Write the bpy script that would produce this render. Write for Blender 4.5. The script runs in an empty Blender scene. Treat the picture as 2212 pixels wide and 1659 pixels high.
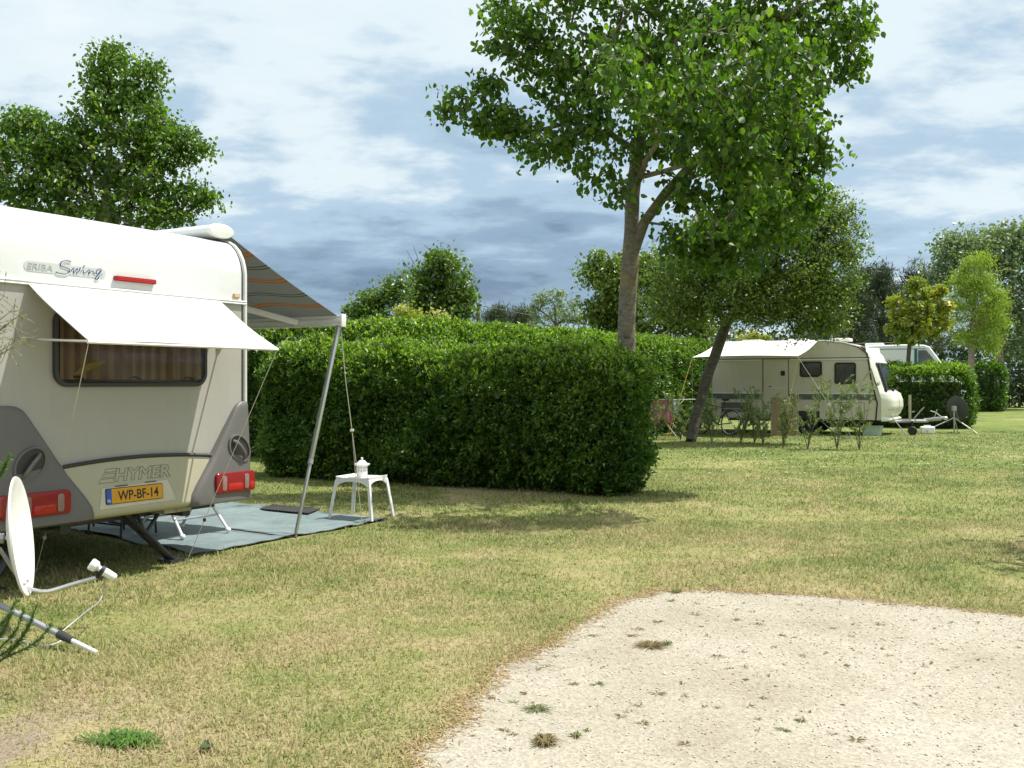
import bpy, bmesh, math, random
import numpy as np
from mathutils import Vector, Matrix, noise as mnoise

scene = bpy.context.scene
R = math.radians
random.seed(7)

# ------------------------------------------------------------------ camera, sky, sun, exposure
EYE, FPX, HZ = 1.45, 1000.0, 383.0
cd = bpy.data.cameras.new("camera")
cam = bpy.data.objects.new("camera", cd)
scene.collection.objects.link(cam)
cam.location = (0, 0, EYE)
cam.rotation_euler = (R(90), 0, 0)
cd.sensor_width = 36
cd.lens = 36 * FPX / 1024
cd.shift_y = -0.001
cd.clip_start = 0.05
cd.clip_end = 3000
scene.camera = cam

SUNV = Vector((0.471, 0.117, 1.0)).normalized()
SUN_EL = math.asin(SUNV.z)
SUN_ROT = math.atan2(SUNV.x, SUNV.y)
world = bpy.data.worlds.new("World")
scene.world = world
world.use_nodes = True
wt = world.node_tree
wt.nodes.clear()
W = lambda t: wt.nodes.new(t)
def wmath(op, a, b=None, c=None):
    n = W('ShaderNodeMath'); n.operation = op
    for i, v in enumerate((a, b, c)):
        if v is None: continue
        if isinstance(v, (int, float)): n.inputs[i].default_value = v
        else: wt.links.new(v, n.inputs[i])
    return n.outputs[0]
sky = W('ShaderNodeTexSky'); sky.sky_type = 'NISHITA'; sky.sun_disc = False
sky.sun_elevation = SUN_EL; sky.sun_rotation = SUN_ROT
tc = W('ShaderNodeTexCoord')
sep = W('ShaderNodeSeparateXYZ'); wt.links.new(tc.outputs['Generated'], sep.inputs[0])
zz = wmath('MAXIMUM', sep.outputs[2], 0.0)
den = wmath('ADD', zz, 0.20)
com = W('ShaderNodeCombineXYZ')
wt.links.new(wmath('DIVIDE', sep.outputs[0], den), com.inputs[0])
wt.links.new(wmath('DIVIDE', sep.outputs[1], den), com.inputs[1])
mp = W('ShaderNodeMapping'); wt.links.new(com.outputs[0], mp.inputs[0])
mp.inputs['Rotation'].default_value = (0, 0, R(-14)); mp.inputs['Scale'].default_value = (0.95, 1.2, 1)
mp.inputs['Location'].default_value = (2.3, 0.6, 0)
def wnoise(scale, detail, rough, dist):
    n = W('ShaderNodeTexNoise'); n.inputs['Scale'].default_value = scale; n.inputs['Detail'].default_value = detail
    n.inputs['Roughness'].default_value = rough; n.inputs['Distortion'].default_value = dist
    wt.links.new(mp.outputs[0], n.inputs['Vector']); return n.outputs[0]
n1 = wnoise(0.8, 5, 0.50, 0.2); n2 = wnoise(2.3, 6, 0.55, 0.15); n3 = wnoise(5.6, 7, 0.58, 0.1)
v = wmath('ADD', wmath('ADD', wmath('MULTIPLY', n1, 0.50), wmath('MULTIPLY', n2, 0.32)), wmath('MULTIPLY', n3, 0.18))
v = wmath('ADD', wmath('MULTIPLY', wmath('SUBTRACT', v, 0.5), 3.0), 0.20)
v = wmath('ADD', v, wmath('MULTIPLY', zz, 1.65))                      # cloud deck is thinner and brighter towards the sun overhead
hz = wmath('MULTIPLY', wmath('SUBTRACT', 0.10, zz), 3.0)
v = wmath('ADD', v, wmath('MAXIMUM', hz, 0.0))                          # paler close to the horizon
cr = W('ShaderNodeValToRGB'); wt.links.new(v, cr.inputs[0])
cr.color_ramp.interpolation = 'EASE'
els = cr.color_ramp.elements
els[0].position = 0.0; els[0].color = (0.20, 0.295, 0.42, 1)
els[1].position = 1.0; els[1].color = (0.93, 0.98, 1.0, 1)
for p, c in ((0.22, (0.30, 0.43, 0.575, 1)), (0.45, (0.47, 0.63, 0.78, 1)), (0.68, (0.80, 0.91, 0.96, 1))):
    e = els.new(p); e.color = c
sc10 = W('ShaderNodeMix'); sc10.data_type = 'RGBA'; sc10.blend_type = 'MULTIPLY'; sc10.clamp_result = False
sc10.inputs['Factor'].default_value = 1.0
wt.links.new(cr.outputs[0], sc10.inputs['A']); sc10.inputs['B'].default_value = (10, 10, 10, 1)
mixs = W('ShaderNodeMix'); mixs.data_type = 'RGBA'; mixs.inputs['Factor'].default_value = 0.95
wt.links.new(sky.outputs[0], mixs.inputs['A']); wt.links.new(sc10.outputs['Result'], mixs.inputs['B'])
bg = W('ShaderNodeBackground'); bg.inputs['Strength'].default_value = 0.076
wt.links.new(mixs.outputs['Result'], bg.inputs['Color'])
wo = W('ShaderNodeOutputWorld'); wt.links.new(bg.outputs[0], wo.inputs[0])

sl = bpy.data.lights.new("sun", 'SUN'); sl.energy = 5.0; sl.angle = R(0.5); sl.color = (1.0, 0.955, 0.87)
so = bpy.data.objects.new("sun", sl); scene.collection.objects.link(so)
so.rotation_euler = SUNV.to_track_quat('Z', 'Y').to_euler()
so.location = (20, 0, 40)

scene.view_settings.view_transform = 'Standard'
scene.view_settings.look = 'None'
scene.view_settings.gamma = 1
scene.view_settings.exposure = 0.45
scene.render.engine = 'CYCLES'
scene.cycles.max_bounces = 7
scene.cycles.transparent_max_bounces = 8

# ------------------------------------------------------------------ helpers
COL = scene.collection
def at(xd, yd, Y):
    "world point that stands at depth Y in the direction of the photograph's point (2212 wide)"
    return Vector(((xd / 2.16 - 512) / FPX * Y, Y, EYE - (yd / 2.16 - HZ) / FPX * Y))
def gnd(xd, yd):
    Y = EYE * FPX / (yd / 2.16 - HZ)
    return Vector(((xd / 2.16 - 512) / FPX * Y, Y, 0))

def tag(o, label=None, cat=None, group=None, kind=None):
    if label: o['label'] = label
    if cat: o['category'] = cat
    if group: o['group'] = group
    if kind: o['kind'] = kind
    return o
def thing(name, label, cat, loc=(0, 0, 0), rz=0.0, group=None):
    o = bpy.data.objects.new(name, None); COL.objects.link(o)
    o.location = loc; o.rotation_euler = (0, 0, rz); o.empty_display_size = 0.2
    return tag(o, label, cat, group)

class MB:
    def __init__(s): s.v = []; s.f = []
    def add(s, vs, fs):
        b = len(s.v); s.v += [tuple(p) for p in vs]; s.f += [tuple(i + b for i in f) for f in fs]; return s
    def box(s, x0, x1, y0, y1, z0, z1, M=None):
        vs = [Vector((x, y, z)) for x in (x0, x1) for y in (y0, y1) for z in (z0, z1)]
        if M is not None: vs = [M @ p for p in vs]
        return s.add(vs, [(0, 1, 3, 2), (4, 6, 7, 5), (0, 4, 5, 1), (2, 3, 7, 6), (0, 2, 6, 4), (1, 5, 7, 3)])
    def tube(s, pts, r, seg=8, closed=False, flat=1.0):
        pts = [Vector(p) for p in pts]; n = len(pts)
        rad = r if isinstance(r, (list, tuple)) else [r] * n
        base = len(s.v); up = None
        for i, p in enumerate(pts):
            if closed: t = pts[(i + 1) % n] - pts[i - 1]
            else: t = pts[min(i + 1, n - 1)] - pts[max(i - 1, 0)]
            if t.length < 1e-9: t = Vector((0, 0, 1))
            t.normalize()
            if up is None: up = Vector((0, 0, 1)) if abs(t.z) < 0.9 else Vector((1, 0, 0))
            a = t.cross(up)
            if a.length < 1e-6: a = t.orthogonal()
            a.normalize(); b = a.cross(t).normalized(); up = b
            for k in range(seg):
                q = 2 * math.pi * k / seg
                s.v.append(tuple(p + a * (math.cos(q) * rad[i]) + b * (math.sin(q) * rad[i] * flat)))
        m = n if closed else n - 1
        for i in range(m):
            for k in range(seg):
                a0 = base + i * seg + k; a1 = base + i * seg + (k + 1) % seg
                j = (i + 1) % n
                b0 = base + j * seg + k; b1 = base + j * seg + (k + 1) % seg
                s.f.append((a0, a1, b1, b0))
        if not closed:
            s.f.append(tuple(base + k for k in reversed(range(seg))))
            s.f.append(tuple(base + (n - 1) * seg + k for k in range(seg)))
        return s
    def lathe(s, prof, M=None, seg=24):
        base = len(s.v); n = len(prof)
        for r, z in prof:
            for k in range(seg):
                q = 2 * math.pi * k / seg
                p = Vector((r * math.cos(q), r * math.sin(q), z))
                s.v.append(tuple(M @ p if M is not None else p))
        for i in range(n - 1):
            for k in range(seg):
                s.f.append((base + i * seg + k, base + i * seg + (k + 1) % seg, base + (i + 1) * seg + (k + 1) % seg, base + (i + 1) * seg + k))
        if prof[0][0] > 1e-5: s.f.append(tuple(base + k for k in reversed(range(seg))))
        if prof[-1][0] > 1e-5: s.f.append(tuple(base + (n - 1) * seg + k for k in range(seg)))
        return s
    def prism(s, poly, a0, a1, plane='yz', hole=None):
        def P(p, a):
            if plane == 'yz': return (a, p[0], p[1])
            if plane == 'xz': return (p[0], a, p[1])
            return (p[0], p[1], a)
        n = len(poly); b = len(s.v)
        if hole is None:
            s.v += [P(p, a0) for p in poly] + [P(p, a1) for p in poly]
            s.f.append(tuple(b + i for i in range(n))); s.f.append(tuple(b + n + i for i in reversed(range(n))))
            for i in range(n):
                j = (i + 1) % n; s.f.append((b + i, b + n + i, b + n + j, b + j))
        else:
            s.v += [P(p, a0) for p in poly] + [P(p, a1) for p in poly] + [P(p, a0) for p in hole] + [P(p, a1) for p in hole]
            for i in range(n):
                j = (i + 1) % n
                s.f.append((b + i, b + n + i, b + n + j, b + j))
                s.f.append((b + 2 * n + i, b + 2 * n + j, b + 3 * n + j, b + 3 * n + i))
                s.f.append((b + i, b + j, b + 2 * n + j, b + 2 * n + i))
                s.f.append((b + n + i, b + 3 * n + i, b + 3 * n + j, b + n + j))
        return s
    def grid(s, fn, nu, nv, closed_u=False):
        b = len(s.v)
        for i in range(nu + 1):
            for j in range(nv + 1): s.v.append(tuple(fn(i / nu, j / nv)))
        for i in range(nu):
            for j in range(nv):
                a = b + i * (nv + 1) + j
                s.f.append((a, a + nv + 1, a + nv + 2, a + 1))
        return s
    def sheet(s, fn, nu, nv, th):
        "a grid with thickness th along its normal (approx. by z)"
        b0 = len(s.v); s.grid(fn, nu, nv); b1 = len(s.v)
        d = Vector(th)
        s.grid(lambda u, v: Vector(fn(u, v)) + d, nu, nv)
        def idx(i, j): return i * (nv + 1) + j
        rim = [idx(i, 0) for i in range(nu + 1)] + [idx(nu, j) for j in range(1, nv + 1)] + [idx(i, nv) for i in range(nu - 1, -1, -1)] + [idx(0, j) for j in range(nv - 1, 0, -1)]
        for k in range(len(rim)):
            a, c = rim[k], rim[(k + 1) % len(rim)]
            s.f.append((b0 + a, b0 + c, b1 + c, b1 + a))
        return s
    def ell(s, c, rx, ry, rz, nu=16, nv=10, M=None):
        prof = [(max(1e-6, math.sin(math.pi * i / nv)), -math.cos(math.pi * i / nv)) for i in range(nv + 1)]
        T = Matrix.Translation(c) @ Matrix.Diagonal((rx, ry, rz, 1))
        return s.lathe(prof, T if M is None else M @ T, nu)
    def build(s, name, mat, parent=None, bevel=None, smooth=35, weld=True):
        me = bpy.data.meshes.new(name); me.from_pydata(s.v, [], s.f)
        bm = bmesh.new(); bm.from_mesh(me)
        if weld: bmesh.ops.remove_doubles(bm, verts=bm.verts, dist=1e-5)
        bmesh.ops.recalc_face_normals(bm, faces=bm.faces)
        if bevel:
            es = [e for e in bm.edges if len(e.link_faces) == 2 and e.calc_face_angle(0) > R(40)]
            bmesh.ops.bevel(bm, geom=es, offset=bevel[0], segments=bevel[1], affect='EDGES', profile=0.6, clamp_overlap=True)
        bm.to_mesh(me); bm.free()
        if smooth:
            me.polygons.foreach_set('use_smooth', [True] * len(me.polygons))
            me.set_sharp_from_angle(angle=R(smooth))
        me.materials.append(mat)
        o = bpy.data.objects.new(name, me); COL.objects.link(o)
        if parent: o.parent = parent
        return o

def rr(x0, x1, y0, y1, r, seg=6):
    out = []
    for cx, cy, a in ((x1 - r, y0 + r, -90), (x1 - r, y1 - r, 0), (x0 + r, y1 - r, 90), (x0 + r, y0 + r, 180)):
        for k in range(seg + 1):
            q = R(a + 90 * k / seg); out.append((cx + r * math.cos(q), cy + r * math.sin(q)))
    return out
def catmull(P, n=6):
    P = [Vector(p) for p in P]; out = []
    for i in range(len(P) - 1):
        p0 = P[max(i - 1, 0)]; p1 = P[i]; p2 = P[i + 1]; p3 = P[min(i + 2, len(P) - 1)]
        for k in range(n):
            t = k / n
            out.append(0.5 * ((2 * p1) + (p2 - p0) * t + (2 * p0 - 5 * p1 + 4 * p2 - p3) * t * t + (3 * p1 - p0 - 3 * p2 + p3) * t ** 3))
    out.append(P[-1]); return out
def sag(a, b, d, n=10):
    a = Vector(a); b = Vector(b)
    return [a.lerp(b, i / n) - Vector((0, 0, d * 4 * (i / n) * (1 - i / n))) for i in range(n + 1)]

def text_geo(body, outline=0.0, emb=0.0):
    c = bpy.data.curves.new('t', 'FONT'); c.body = body; c.size = 1.0; c.resolution_u = 4
    c.offset = emb
    if outline: c.fill_mode = 'NONE'; c.bevel_depth = outline; c.bevel_resolution = 0
    else: c.extrude = 0.01
    o = bpy.data.objects.new('t', c); COL.objects.link(o)
    dg = bpy.context.evaluated_depsgraph_get(); me = bpy.data.meshes.new_from_object(o.evaluated_get(dg))
    vs = [v.co.copy() for v in me.vertices]; fs = [tuple(p.vertices) for p in me.polygons]
    bpy.data.objects.remove(o); bpy.data.curves.remove(c); bpy.data.meshes.remove(me)
    return vs, fs
def text_on(mb, body, y0, y1, z0, z1, x, th=0.002, shear=0.0, outline=0.0, M=None, emb=0.0):
    "writing in the local yz plane, read from +x"
    vs, fs = text_geo(body, outline, emb)
    mx = [min(p[i] for p in vs) for i in range(3)]; Mx = [max(p[i] for p in vs) for i in range(3)]
    out = []
    for p in vs:
        u = (p.x - mx[0]) / (Mx[0] - mx[0]); w = (p.y - mx[1]) / (Mx[1] - mx[1]); d = (p.z - mx[2]) / max(Mx[2] - mx[2], 1e-6)
        q = Vector((x + th * d, y0 + (y1 - y0) * u + shear * (z1 - z0) * w, z0 + (z1 - z0) * w))
        out.append(M @ q if M is not None else q)
    mb.add(out, fs)

# ------------------------------------------------------------------ materials
def nodes(name):
    m = bpy.data.materials.new(name); m.use_nodes = True
    t = m.node_tree; t.nodes.clear(); out = t.nodes.new('ShaderNodeOutputMaterial')
    return m, t, out
def setin(t, sock, v):
    if isinstance(v, bpy.types.NodeSocket): t.links.new(v, sock)
    elif isinstance(v, (tuple, list)) and len(v) == 3 and sock.type == 'RGBA': sock.default_value = (*v, 1)
    else: sock.default_value = v
def mth(t, op, a, b=0.0, c=0.0):
    n = t.nodes.new('ShaderNodeMath'); n.operation = op
    for i, x in enumerate((a, b, c)): setin(t, n.inputs[i], x)
    return n.outputs[0]
def mixc(t, f, a, b, mode='MIX'):
    n = t.nodes.new('ShaderNodeMix'); n.data_type = 'RGBA'; n.blend_type = mode
    setin(t, n.inputs['Factor'], f); setin(t, n.inputs['A'], a); setin(t, n.inputs['B'], b); return n.outputs['Result']
def nz(t, scale, detail=4, rough=0.55, vec=None, dist=0.0):
    n = t.nodes.new('ShaderNodeTexNoise'); n.inputs['Scale'].default_value = scale; n.inputs['Detail'].default_value = detail
    n.inputs['Roughness'].default_value = rough; n.inputs['Distortion'].default_value = dist
    if vec is not None: t.links.new(vec, n.inputs['Vector'])
    return n.outputs[0]
def ramp(t, f, stops, interp='LINEAR'):
    n = t.nodes.new('ShaderNodeValToRGB'); setin(t, n.inputs[0], f); n.color_ramp.interpolation = interp
    e = n.color_ramp.elements
    e[0].position, e[0].color = stops[0][0], (*stops[0][1], 1); e[1].position, e[1].color = stops[-1][0], (*stops[-1][1], 1)
    for p, c in stops[1:-1]: x = e.new(p); x.color = (*c, 1)
    return n.outputs[0]
def rng01(t, x, a, b, c=0.0, d=1.0):
    n = t.nodes.new('ShaderNodeMapRange'); setin(t, n.inputs[0], x)
    for i, q in enumerate((a, b, c, d)): n.inputs[i + 1].default_value = q
    return n.outputs[0]
def bumpn(t, h, strength, dist=0.01):
    n = t.nodes.new('ShaderNodeBump'); n.inputs['Strength'].default_value = strength; n.inputs['Distance'].default_value = dist
    t.links.new(h, n.inputs['Height']); return n.outputs[0]
def objco(t): return t.nodes.new('ShaderNodeTexCoord').outputs['Object']
def worldpos(t): return t.nodes.new('ShaderNodeNewGeometry').outputs['Position']

def mat(name, col, rough=0.5, metal=0.0, var=0.12, scale=6.0, bump=0.0, bscale=60.0, spec=0.5, coat=0.0, streak=0.0):
    m, t, out = nodes(name); p = t.nodes.new('ShaderNodeBsdfPrincipled'); t.links.new(p.outputs[0], out.inputs[0])
    co = objco(t); n = nz(t, scale, 6, 0.6, co)
    k = rng01(t, n, 0.3, 0.7, 1 - var, 1 + var * 0.5)
    c = mixc(t, 1.0, col, k, 'MULTIPLY')
    if streak:
        mpn = t.nodes.new('ShaderNodeMapping'); t.links.new(co, mpn.inputs[0]); mpn.inputs['Scale'].default_value = (14, 14, 0.9)
        sn = nz(t, 1.0, 5, 0.65, mpn.outputs[0]); f = rng01(t, sn, 0.52, 0.75, 0, streak)
        c = mixc(t, f, c, (0.16, 0.145, 0.11))
    t.links.new(c, p.inputs['Base Color'])
    t.links.new(rng01(t, n, 0.3, 0.7, max(rough - 0.06, 0.02), min(rough + 0.08, 1)), p.inputs['Roughness'])
    p.inputs['Metallic'].default_value = metal; p.inputs['Specular IOR Level'].default_value = spec
    p.inputs['Coat Weight'].default_value = coat
    if bump: t.links.new(bumpn(t, nz(t, bscale, 4, 0.6, co), bump), p.inputs['Normal'])
    return m
def cloth(name, col, trans=0.25, rough=0.8, tcol=None):
    m, t, out = nodes(name); p = t.nodes.new('ShaderNodeBsdfPrincipled')
    co = objco(t); c = mixc(t, 1.0, col, rng01(t, nz(t, 9, 5, 0.6, co), 0.3, 0.7, 0.93, 1.03), 'MULTIPLY')
    t.links.new(c, p.inputs['Base Color']); p.inputs['Roughness'].default_value = rough; p.inputs['Specular IOR Level'].default_value = 0.2
    t.links.new(bumpn(t, nz(t, 14, 3, 0.5, co), 0.15, 0.02), p.inputs['Normal'])
    tr = t.nodes.new('ShaderNodeBsdfTranslucent'); setin(t, tr.inputs[0], tcol or col)
    mx = t.nodes.new('ShaderNodeMixShader'); mx.inputs[0].default_value = trans
    t.links.new(p.outputs[0], mx.inputs[1]); t.links.new(tr.outputs[0], mx.inputs[2]); t.links.new(mx.outputs[0], out.inputs[0])
    return m
def leafmat(name, stops, trans=0.38, rough=0.42, tmul=(1.25, 1.5, 0.5), spec=0.5, patch=0.0):
    m, t, out = nodes(name); p = t.nodes.new('ShaderNodeBsdfPrincipled')
    g = t.nodes.new('ShaderNodeNewGeometry'); f = g.outputs['Random Per Island']
    if patch:
        f = mth(t, 'ADD', mth(t, 'MULTIPLY', f, 1 - patch), mth(t, 'MULTIPLY', rng01(t, nz(t, 1.3, 3, 0.5, g.outputs['Position']), 0.35, 0.65), patch))
    c = ramp(t, f, stops)
    t.links.new(c, p.inputs['Base Color']); p.inputs['Roughness'].default_value = rough; p.inputs['Specular IOR Level'].default_value = spec
    tr = t.nodes.new('ShaderNodeBsdfTranslucent'); t.links.new(mixc(t, 1.0, c, tmul, 'MULTIPLY'), tr.inputs[0])
    mx = t.nodes.new('ShaderNodeMixShader'); mx.inputs[0].default_value = trans
    t.links.new(p.outputs[0], mx.inputs[1]); t.links.new(tr.outputs[0], mx.inputs[2]); t.links.new(mx.outputs[0], out.inputs[0])
    return m
def bark(name, c1, c2, scale=9.0, lichen=None):
    m, t, out = nodes(name); p = t.nodes.new('ShaderNodeBsdfPrincipled'); t.links.new(p.outputs[0], out.inputs[0])
    co = objco(t); mpn = t.nodes.new('ShaderNodeMapping'); t.links.new(co, mpn.inputs[0]); mpn.inputs['Scale'].default_value = (1, 1, 2.4)
    n = nz(t, scale, 8, 0.68, mpn.outputs[0], 0.6); c = ramp(t, n, [(0.32, c1), (0.62, c2)])
    if lichen:
        c = mixc(t, rng01(t, nz(t, 5.5, 5, 0.6, co), 0.53, 0.66, 0, 0.7), c, lichen)
        c = mixc(t, rng01(t, nz(t, 3.1, 6, 0.7, mpn.outputs[0], 1.0), 0.60, 0.68, 0, 0.8), c, (0.05, 0.042, 0.034))
    t.links.new(c, p.inputs['Base Color']); p.inputs['Roughness'].default_value = 0.9
    t.links.new(bumpn(t, n, 0.7, 0.02), p.inputs['Normal'])
    return m

M_shell = mat('white_shell_paint', (0.64, 0.665, 0.66), 0.28, var=0.03, scale=2.5, coat=0.3)
M_lower = mat('warm_grey_side_paint', (0.385, 0.375, 0.345), 0.4, var=0.05, scale=3, streak=0.08, bump=0.05, bscale=90)
M_cream = mat('cream_plastic', (0.41, 0.39, 0.285), 0.42, var=0.05, scale=4, streak=0.08)
M_panel = mat('grey_plastic', (0.13, 0.125, 0.118), 0.42, var=0.08, scale=5)
M_dgrey = mat('dark_grey_plastic', (0.035, 0.035, 0.036), 0.45, var=0.15)
M_black = mat('black_rubber', (0.018, 0.018, 0.018), 0.6, var=0.2)
M_white = mat('white_plastic', (0.80, 0.80, 0.78), 0.35, var=0.04)
M_rail = mat('white_aluminium_rail', (0.72, 0.73, 0.72), 0.32, var=0.05)
M_alu = mat('bare_aluminium', (0.62, 0.63, 0.64), 0.33, metal=0.85, var=0.08)
M_steel = mat('galvanised_steel', (0.42, 0.43, 0.44), 0.45, metal=0.7, var=0.25, scale=14)
M_blacksteel = mat('black_painted_steel', (0.03, 0.03, 0.032), 0.38, var=0.3, scale=18)
M_red = mat('red_lamp_glass', (0.25, 0.004, 0.010), 0.16, var=0.1, scale=30, coat=0.15)
M_reddark = mat('red_lamp_cell', (0.40, 0.014, 0.009), 0.1, var=0.1, scale=30, coat=0.15)
M_clear = mat('clear_lamp_glass', (0.24, 0.15, 0.145), 0.12, var=0.1, coat=0.5)
M_amber = mat('amber_plastic', (0.62, 0.30, 0.06), 0.25, var=0.15, scale=40)
M_plate = mat('yellow_number_plate', (0.62, 0.30, 0.006), 0.45, var=0.04)
M_blue = mat('blue_plate_strip', (0.02, 0.09, 0.42), 0.45, var=0.04)
M_letter = mat('black_letter', (0.012, 0.012, 0.012), 0.45)
M_logo = mat('silver_badge', (0.50, 0.53, 0.51), 0.35, var=0.05)
M_logoletter = mat('grey_badge_letter', (0.36, 0.36, 0.40), 0.4)
M_navy = mat('navy_script', (0.018, 0.05, 0.16), 0.3)
def pleat_shaded_curtain():  # stripes paint the light and dark sides of the pleats into the cloth
    m, t, out = nodes('pleat_shaded_brown_curtain'); p = t.nodes.new('ShaderNodeBsdfPrincipled'); t.links.new(p.outputs[0], out.inputs[0])
    s = t.nodes.new('ShaderNodeSeparateXYZ'); t.links.new(objco(t), s.inputs[0])
    w = mth(t, 'SINE', mth(t, 'ADD', mth(t, 'MULTIPLY', s.outputs[1], 61.0), mth(t, 'MULTIPLY', mth(t, 'SINE', mth(t, 'MULTIPLY', s.outputs[1], 9.0)), 1.4)))
    w2 = mth(t, 'SINE', mth(t, 'MULTIPLY', s.outputs[1], 143.0))
    f = rng01(t, mth(t, 'ADD', w, mth(t, 'MULTIPLY', w2, 0.35)), -0.7, 0.9, 0, 1)
    t.links.new(mixc(t, f, (0.24, 0.20, 0.18), (0.45, 0.39, 0.34)), p.inputs['Base Color']); p.inputs['Roughness'].default_value = 0.9
    return m
M_curtain = pleat_shaded_curtain()
M_curtain2 = mat('grey_net_curtain', (0.42, 0.40, 0.42), 0.85, var=0.2, scale=10)
M_leafprint = mat('pale_leaf_print', (0.5, 0.48, 0.20), 0.85, var=0.1)
M_canopy = cloth('white_canvas', (0.76, 0.75, 0.735), 0.10)
M_tarp = cloth('white_tarpaulin', (0.85, 0.86, 0.87), 0.25)
M_rope = mat('pale_cord', (0.55, 0.52, 0.42), 0.8)
M_yrope = mat('yellow_cord', (0.62, 0.42, 0.07), 0.8)
M_beigebody = mat('beige_side_panel', (0.58, 0.53, 0.44), 0.5, var=0.06, scale=2, streak=0.15)
M_creambody = mat('cream_front_panel', (0.72, 0.71, 0.60), 0.35, var=0.06, scale=2, streak=0.06)
M_bandgrey = mat('grey_stripe_band', (0.12, 0.13, 0.125), 0.5, var=0.35, scale=12)
M_wood = mat('brown_board', (0.25, 0.17, 0.095), 0.6, var=0.2, scale=12)
M_towel = cloth('pink_towel', (0.48, 0.19, 0.235), 0.2)
M_bluecloth = cloth('pale_blue_cloth', (0.5, 0.62, 0.75), 0.2)
M_crate = mat('grey_green_crate', (0.36, 0.46, 0.38), 0.5)
M_darkdish = mat('dark_grey_dish', (0.05, 0.055, 0.06), 0.5)
M_grey = mat('mid_grey_plastic', (0.30, 0.31, 0.34), 0.4)
M_van = mat('white_van_paint', (0.78, 0.81, 0.82), 0.3, var=0.03, coat=0.3)
M_greenstripe = mat('teal_pillar', (0.02, 0.16, 0.15), 0.3)
M_post = mat('weathered_post', (0.36, 0.34, 0.24), 0.8, var=0.2, scale=20)
M_polewood = mat('brown_pole', (0.10, 0.07, 0.055), 0.9, var=0.3)

def glass(name, tint, gl=0.06, rough=0.03):
    m, t, out = nodes(name)
    tr = t.nodes.new('ShaderNodeBsdfTransparent'); tr.inputs[0].default_value = (*tint, 1)
    g = t.nodes.new('ShaderNodeBsdfGlossy'); g.inputs['Roughness'].default_value = rough
    lw = t.nodes.new('ShaderNodeFresnel'); lw.inputs[0].default_value = 1.3
    mx = t.nodes.new('ShaderNodeMixShader'); t.links.new(lw.outputs[0], mx.inputs[0])
    t.links.new(tr.outputs[0], mx.inputs[1]); t.links.new(g.outputs[0], mx.inputs[2]); t.links.new(mx.outputs[0], out.inputs[0])
    return m
M_glass = glass('brown_tinted_acrylic', (0.82, 0.77, 0.72))
M_glass2 = glass('grey_tinted_acrylic', (0.76, 0.76, 0.77))
M_clearplastic = glass('clear_plastic_film', (0.80, 0.84, 0.88), rough=0.15)

# awning fabric: dark grey with pairs of wavy orange bands and thin dark lines running along its length
def awning_fabric():
    m, t, out = nodes('striped_awning_fabric'); p = t.nodes.new('ShaderNodeBsdfPrincipled')
    co = objco(t); s = t.nodes.new('ShaderNodeSeparateXYZ'); t.links.new(co, s.inputs[0])
    wav = mth(t, 'MULTIPLY', mth(t, 'SINE', mth(t, 'MULTIPLY_ADD', s.outputs[0], 6.6, 0.8)), 0.045)
    yv = mth(t, 'ADD', s.outputs[1], wav)
    def band(c, w): return mth(t, 'LESS_THAN', mth(t, 'ABSOLUTE', mth(t, 'SUBTRACT', yv, c)), w)
    f = band(1.36, 0.014)
    for c in (1.405, 1.80, 1.845, 2.30, 2.345): f = mth(t, 'MAXIMUM', f, band(c, 0.014))
    g = band(1.57, 0.006)
    for c in (1.61, 2.08, 2.12): g = mth(t, 'MAXIMUM', g, band(c, 0.006))
    base = mixc(t, nz(t, 300, 2, 0.5, co), (0.25, 0.26, 0.265), (0.32, 0.325, 0.33))
    c = mixc(t, f, base, (0.42, 0.19, 0.055)); c = mixc(t, g, c, (0.05, 0.05, 0.052))
    t.links.new(c, p.inputs['Base Color']); p.inputs['Roughness'].default_value = 0.85
    tr = t.nodes.new('ShaderNodeBsdfTranslucent'); t.links.new(c, tr.inputs[0])
    mx = t.nodes.new('ShaderNodeMixShader'); mx.inputs[0].default_value = 0.32
    t.links.new(p.outputs[0], mx.inputs[1]); t.links.new(tr.outputs[0], mx.inputs[2]); t.links.new(mx.outputs[0], out.inputs[0])
    return m
M_awning = awning_fabric()

# ------------------------------------------------------------------ ground
def lawn_color(t, pos, isl=None):
    big = nz(t, 0.42, 5, 0.6, pos, 0.4); mid = nz(t, 2.3, 5, 0.65, pos); fine = nz(t, 26, 4, 0.7, pos)
    s = t.nodes.new('ShaderNodeSeparateXYZ'); t.links.new(pos, s.inputs[0])
    far = rng01(t, s.outputs[1], 4.0, 20.0, -0.03, 0.155)
    g = mth(t, 'ADD', mth(t, 'MULTIPLY', big, 0.55), mth(t, 'MULTIPLY', mid, 0.45))
    g = mth(t, 'ADD', mth(t, 'ADD', g, far), mth(t, 'MULTIPLY', mth(t, 'SUBTRACT', fine, 0.5), 0.22))
    if isl is not None: g = mth(t, 'ADD', g, mth(t, 'MULTIPLY', mth(t, 'SUBTRACT', isl, 0.5), 0.27))
    return ramp(t, g, [(0.32, (0.445, 0.36, 0.22)), (0.44, (0.395, 0.345, 0.175)), (0.53, (0.295, 0.30, 0.115)), (0.63, (0.195, 0.24, 0.07)), (0.80, (0.09, 0.15, 0.036))])
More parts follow.
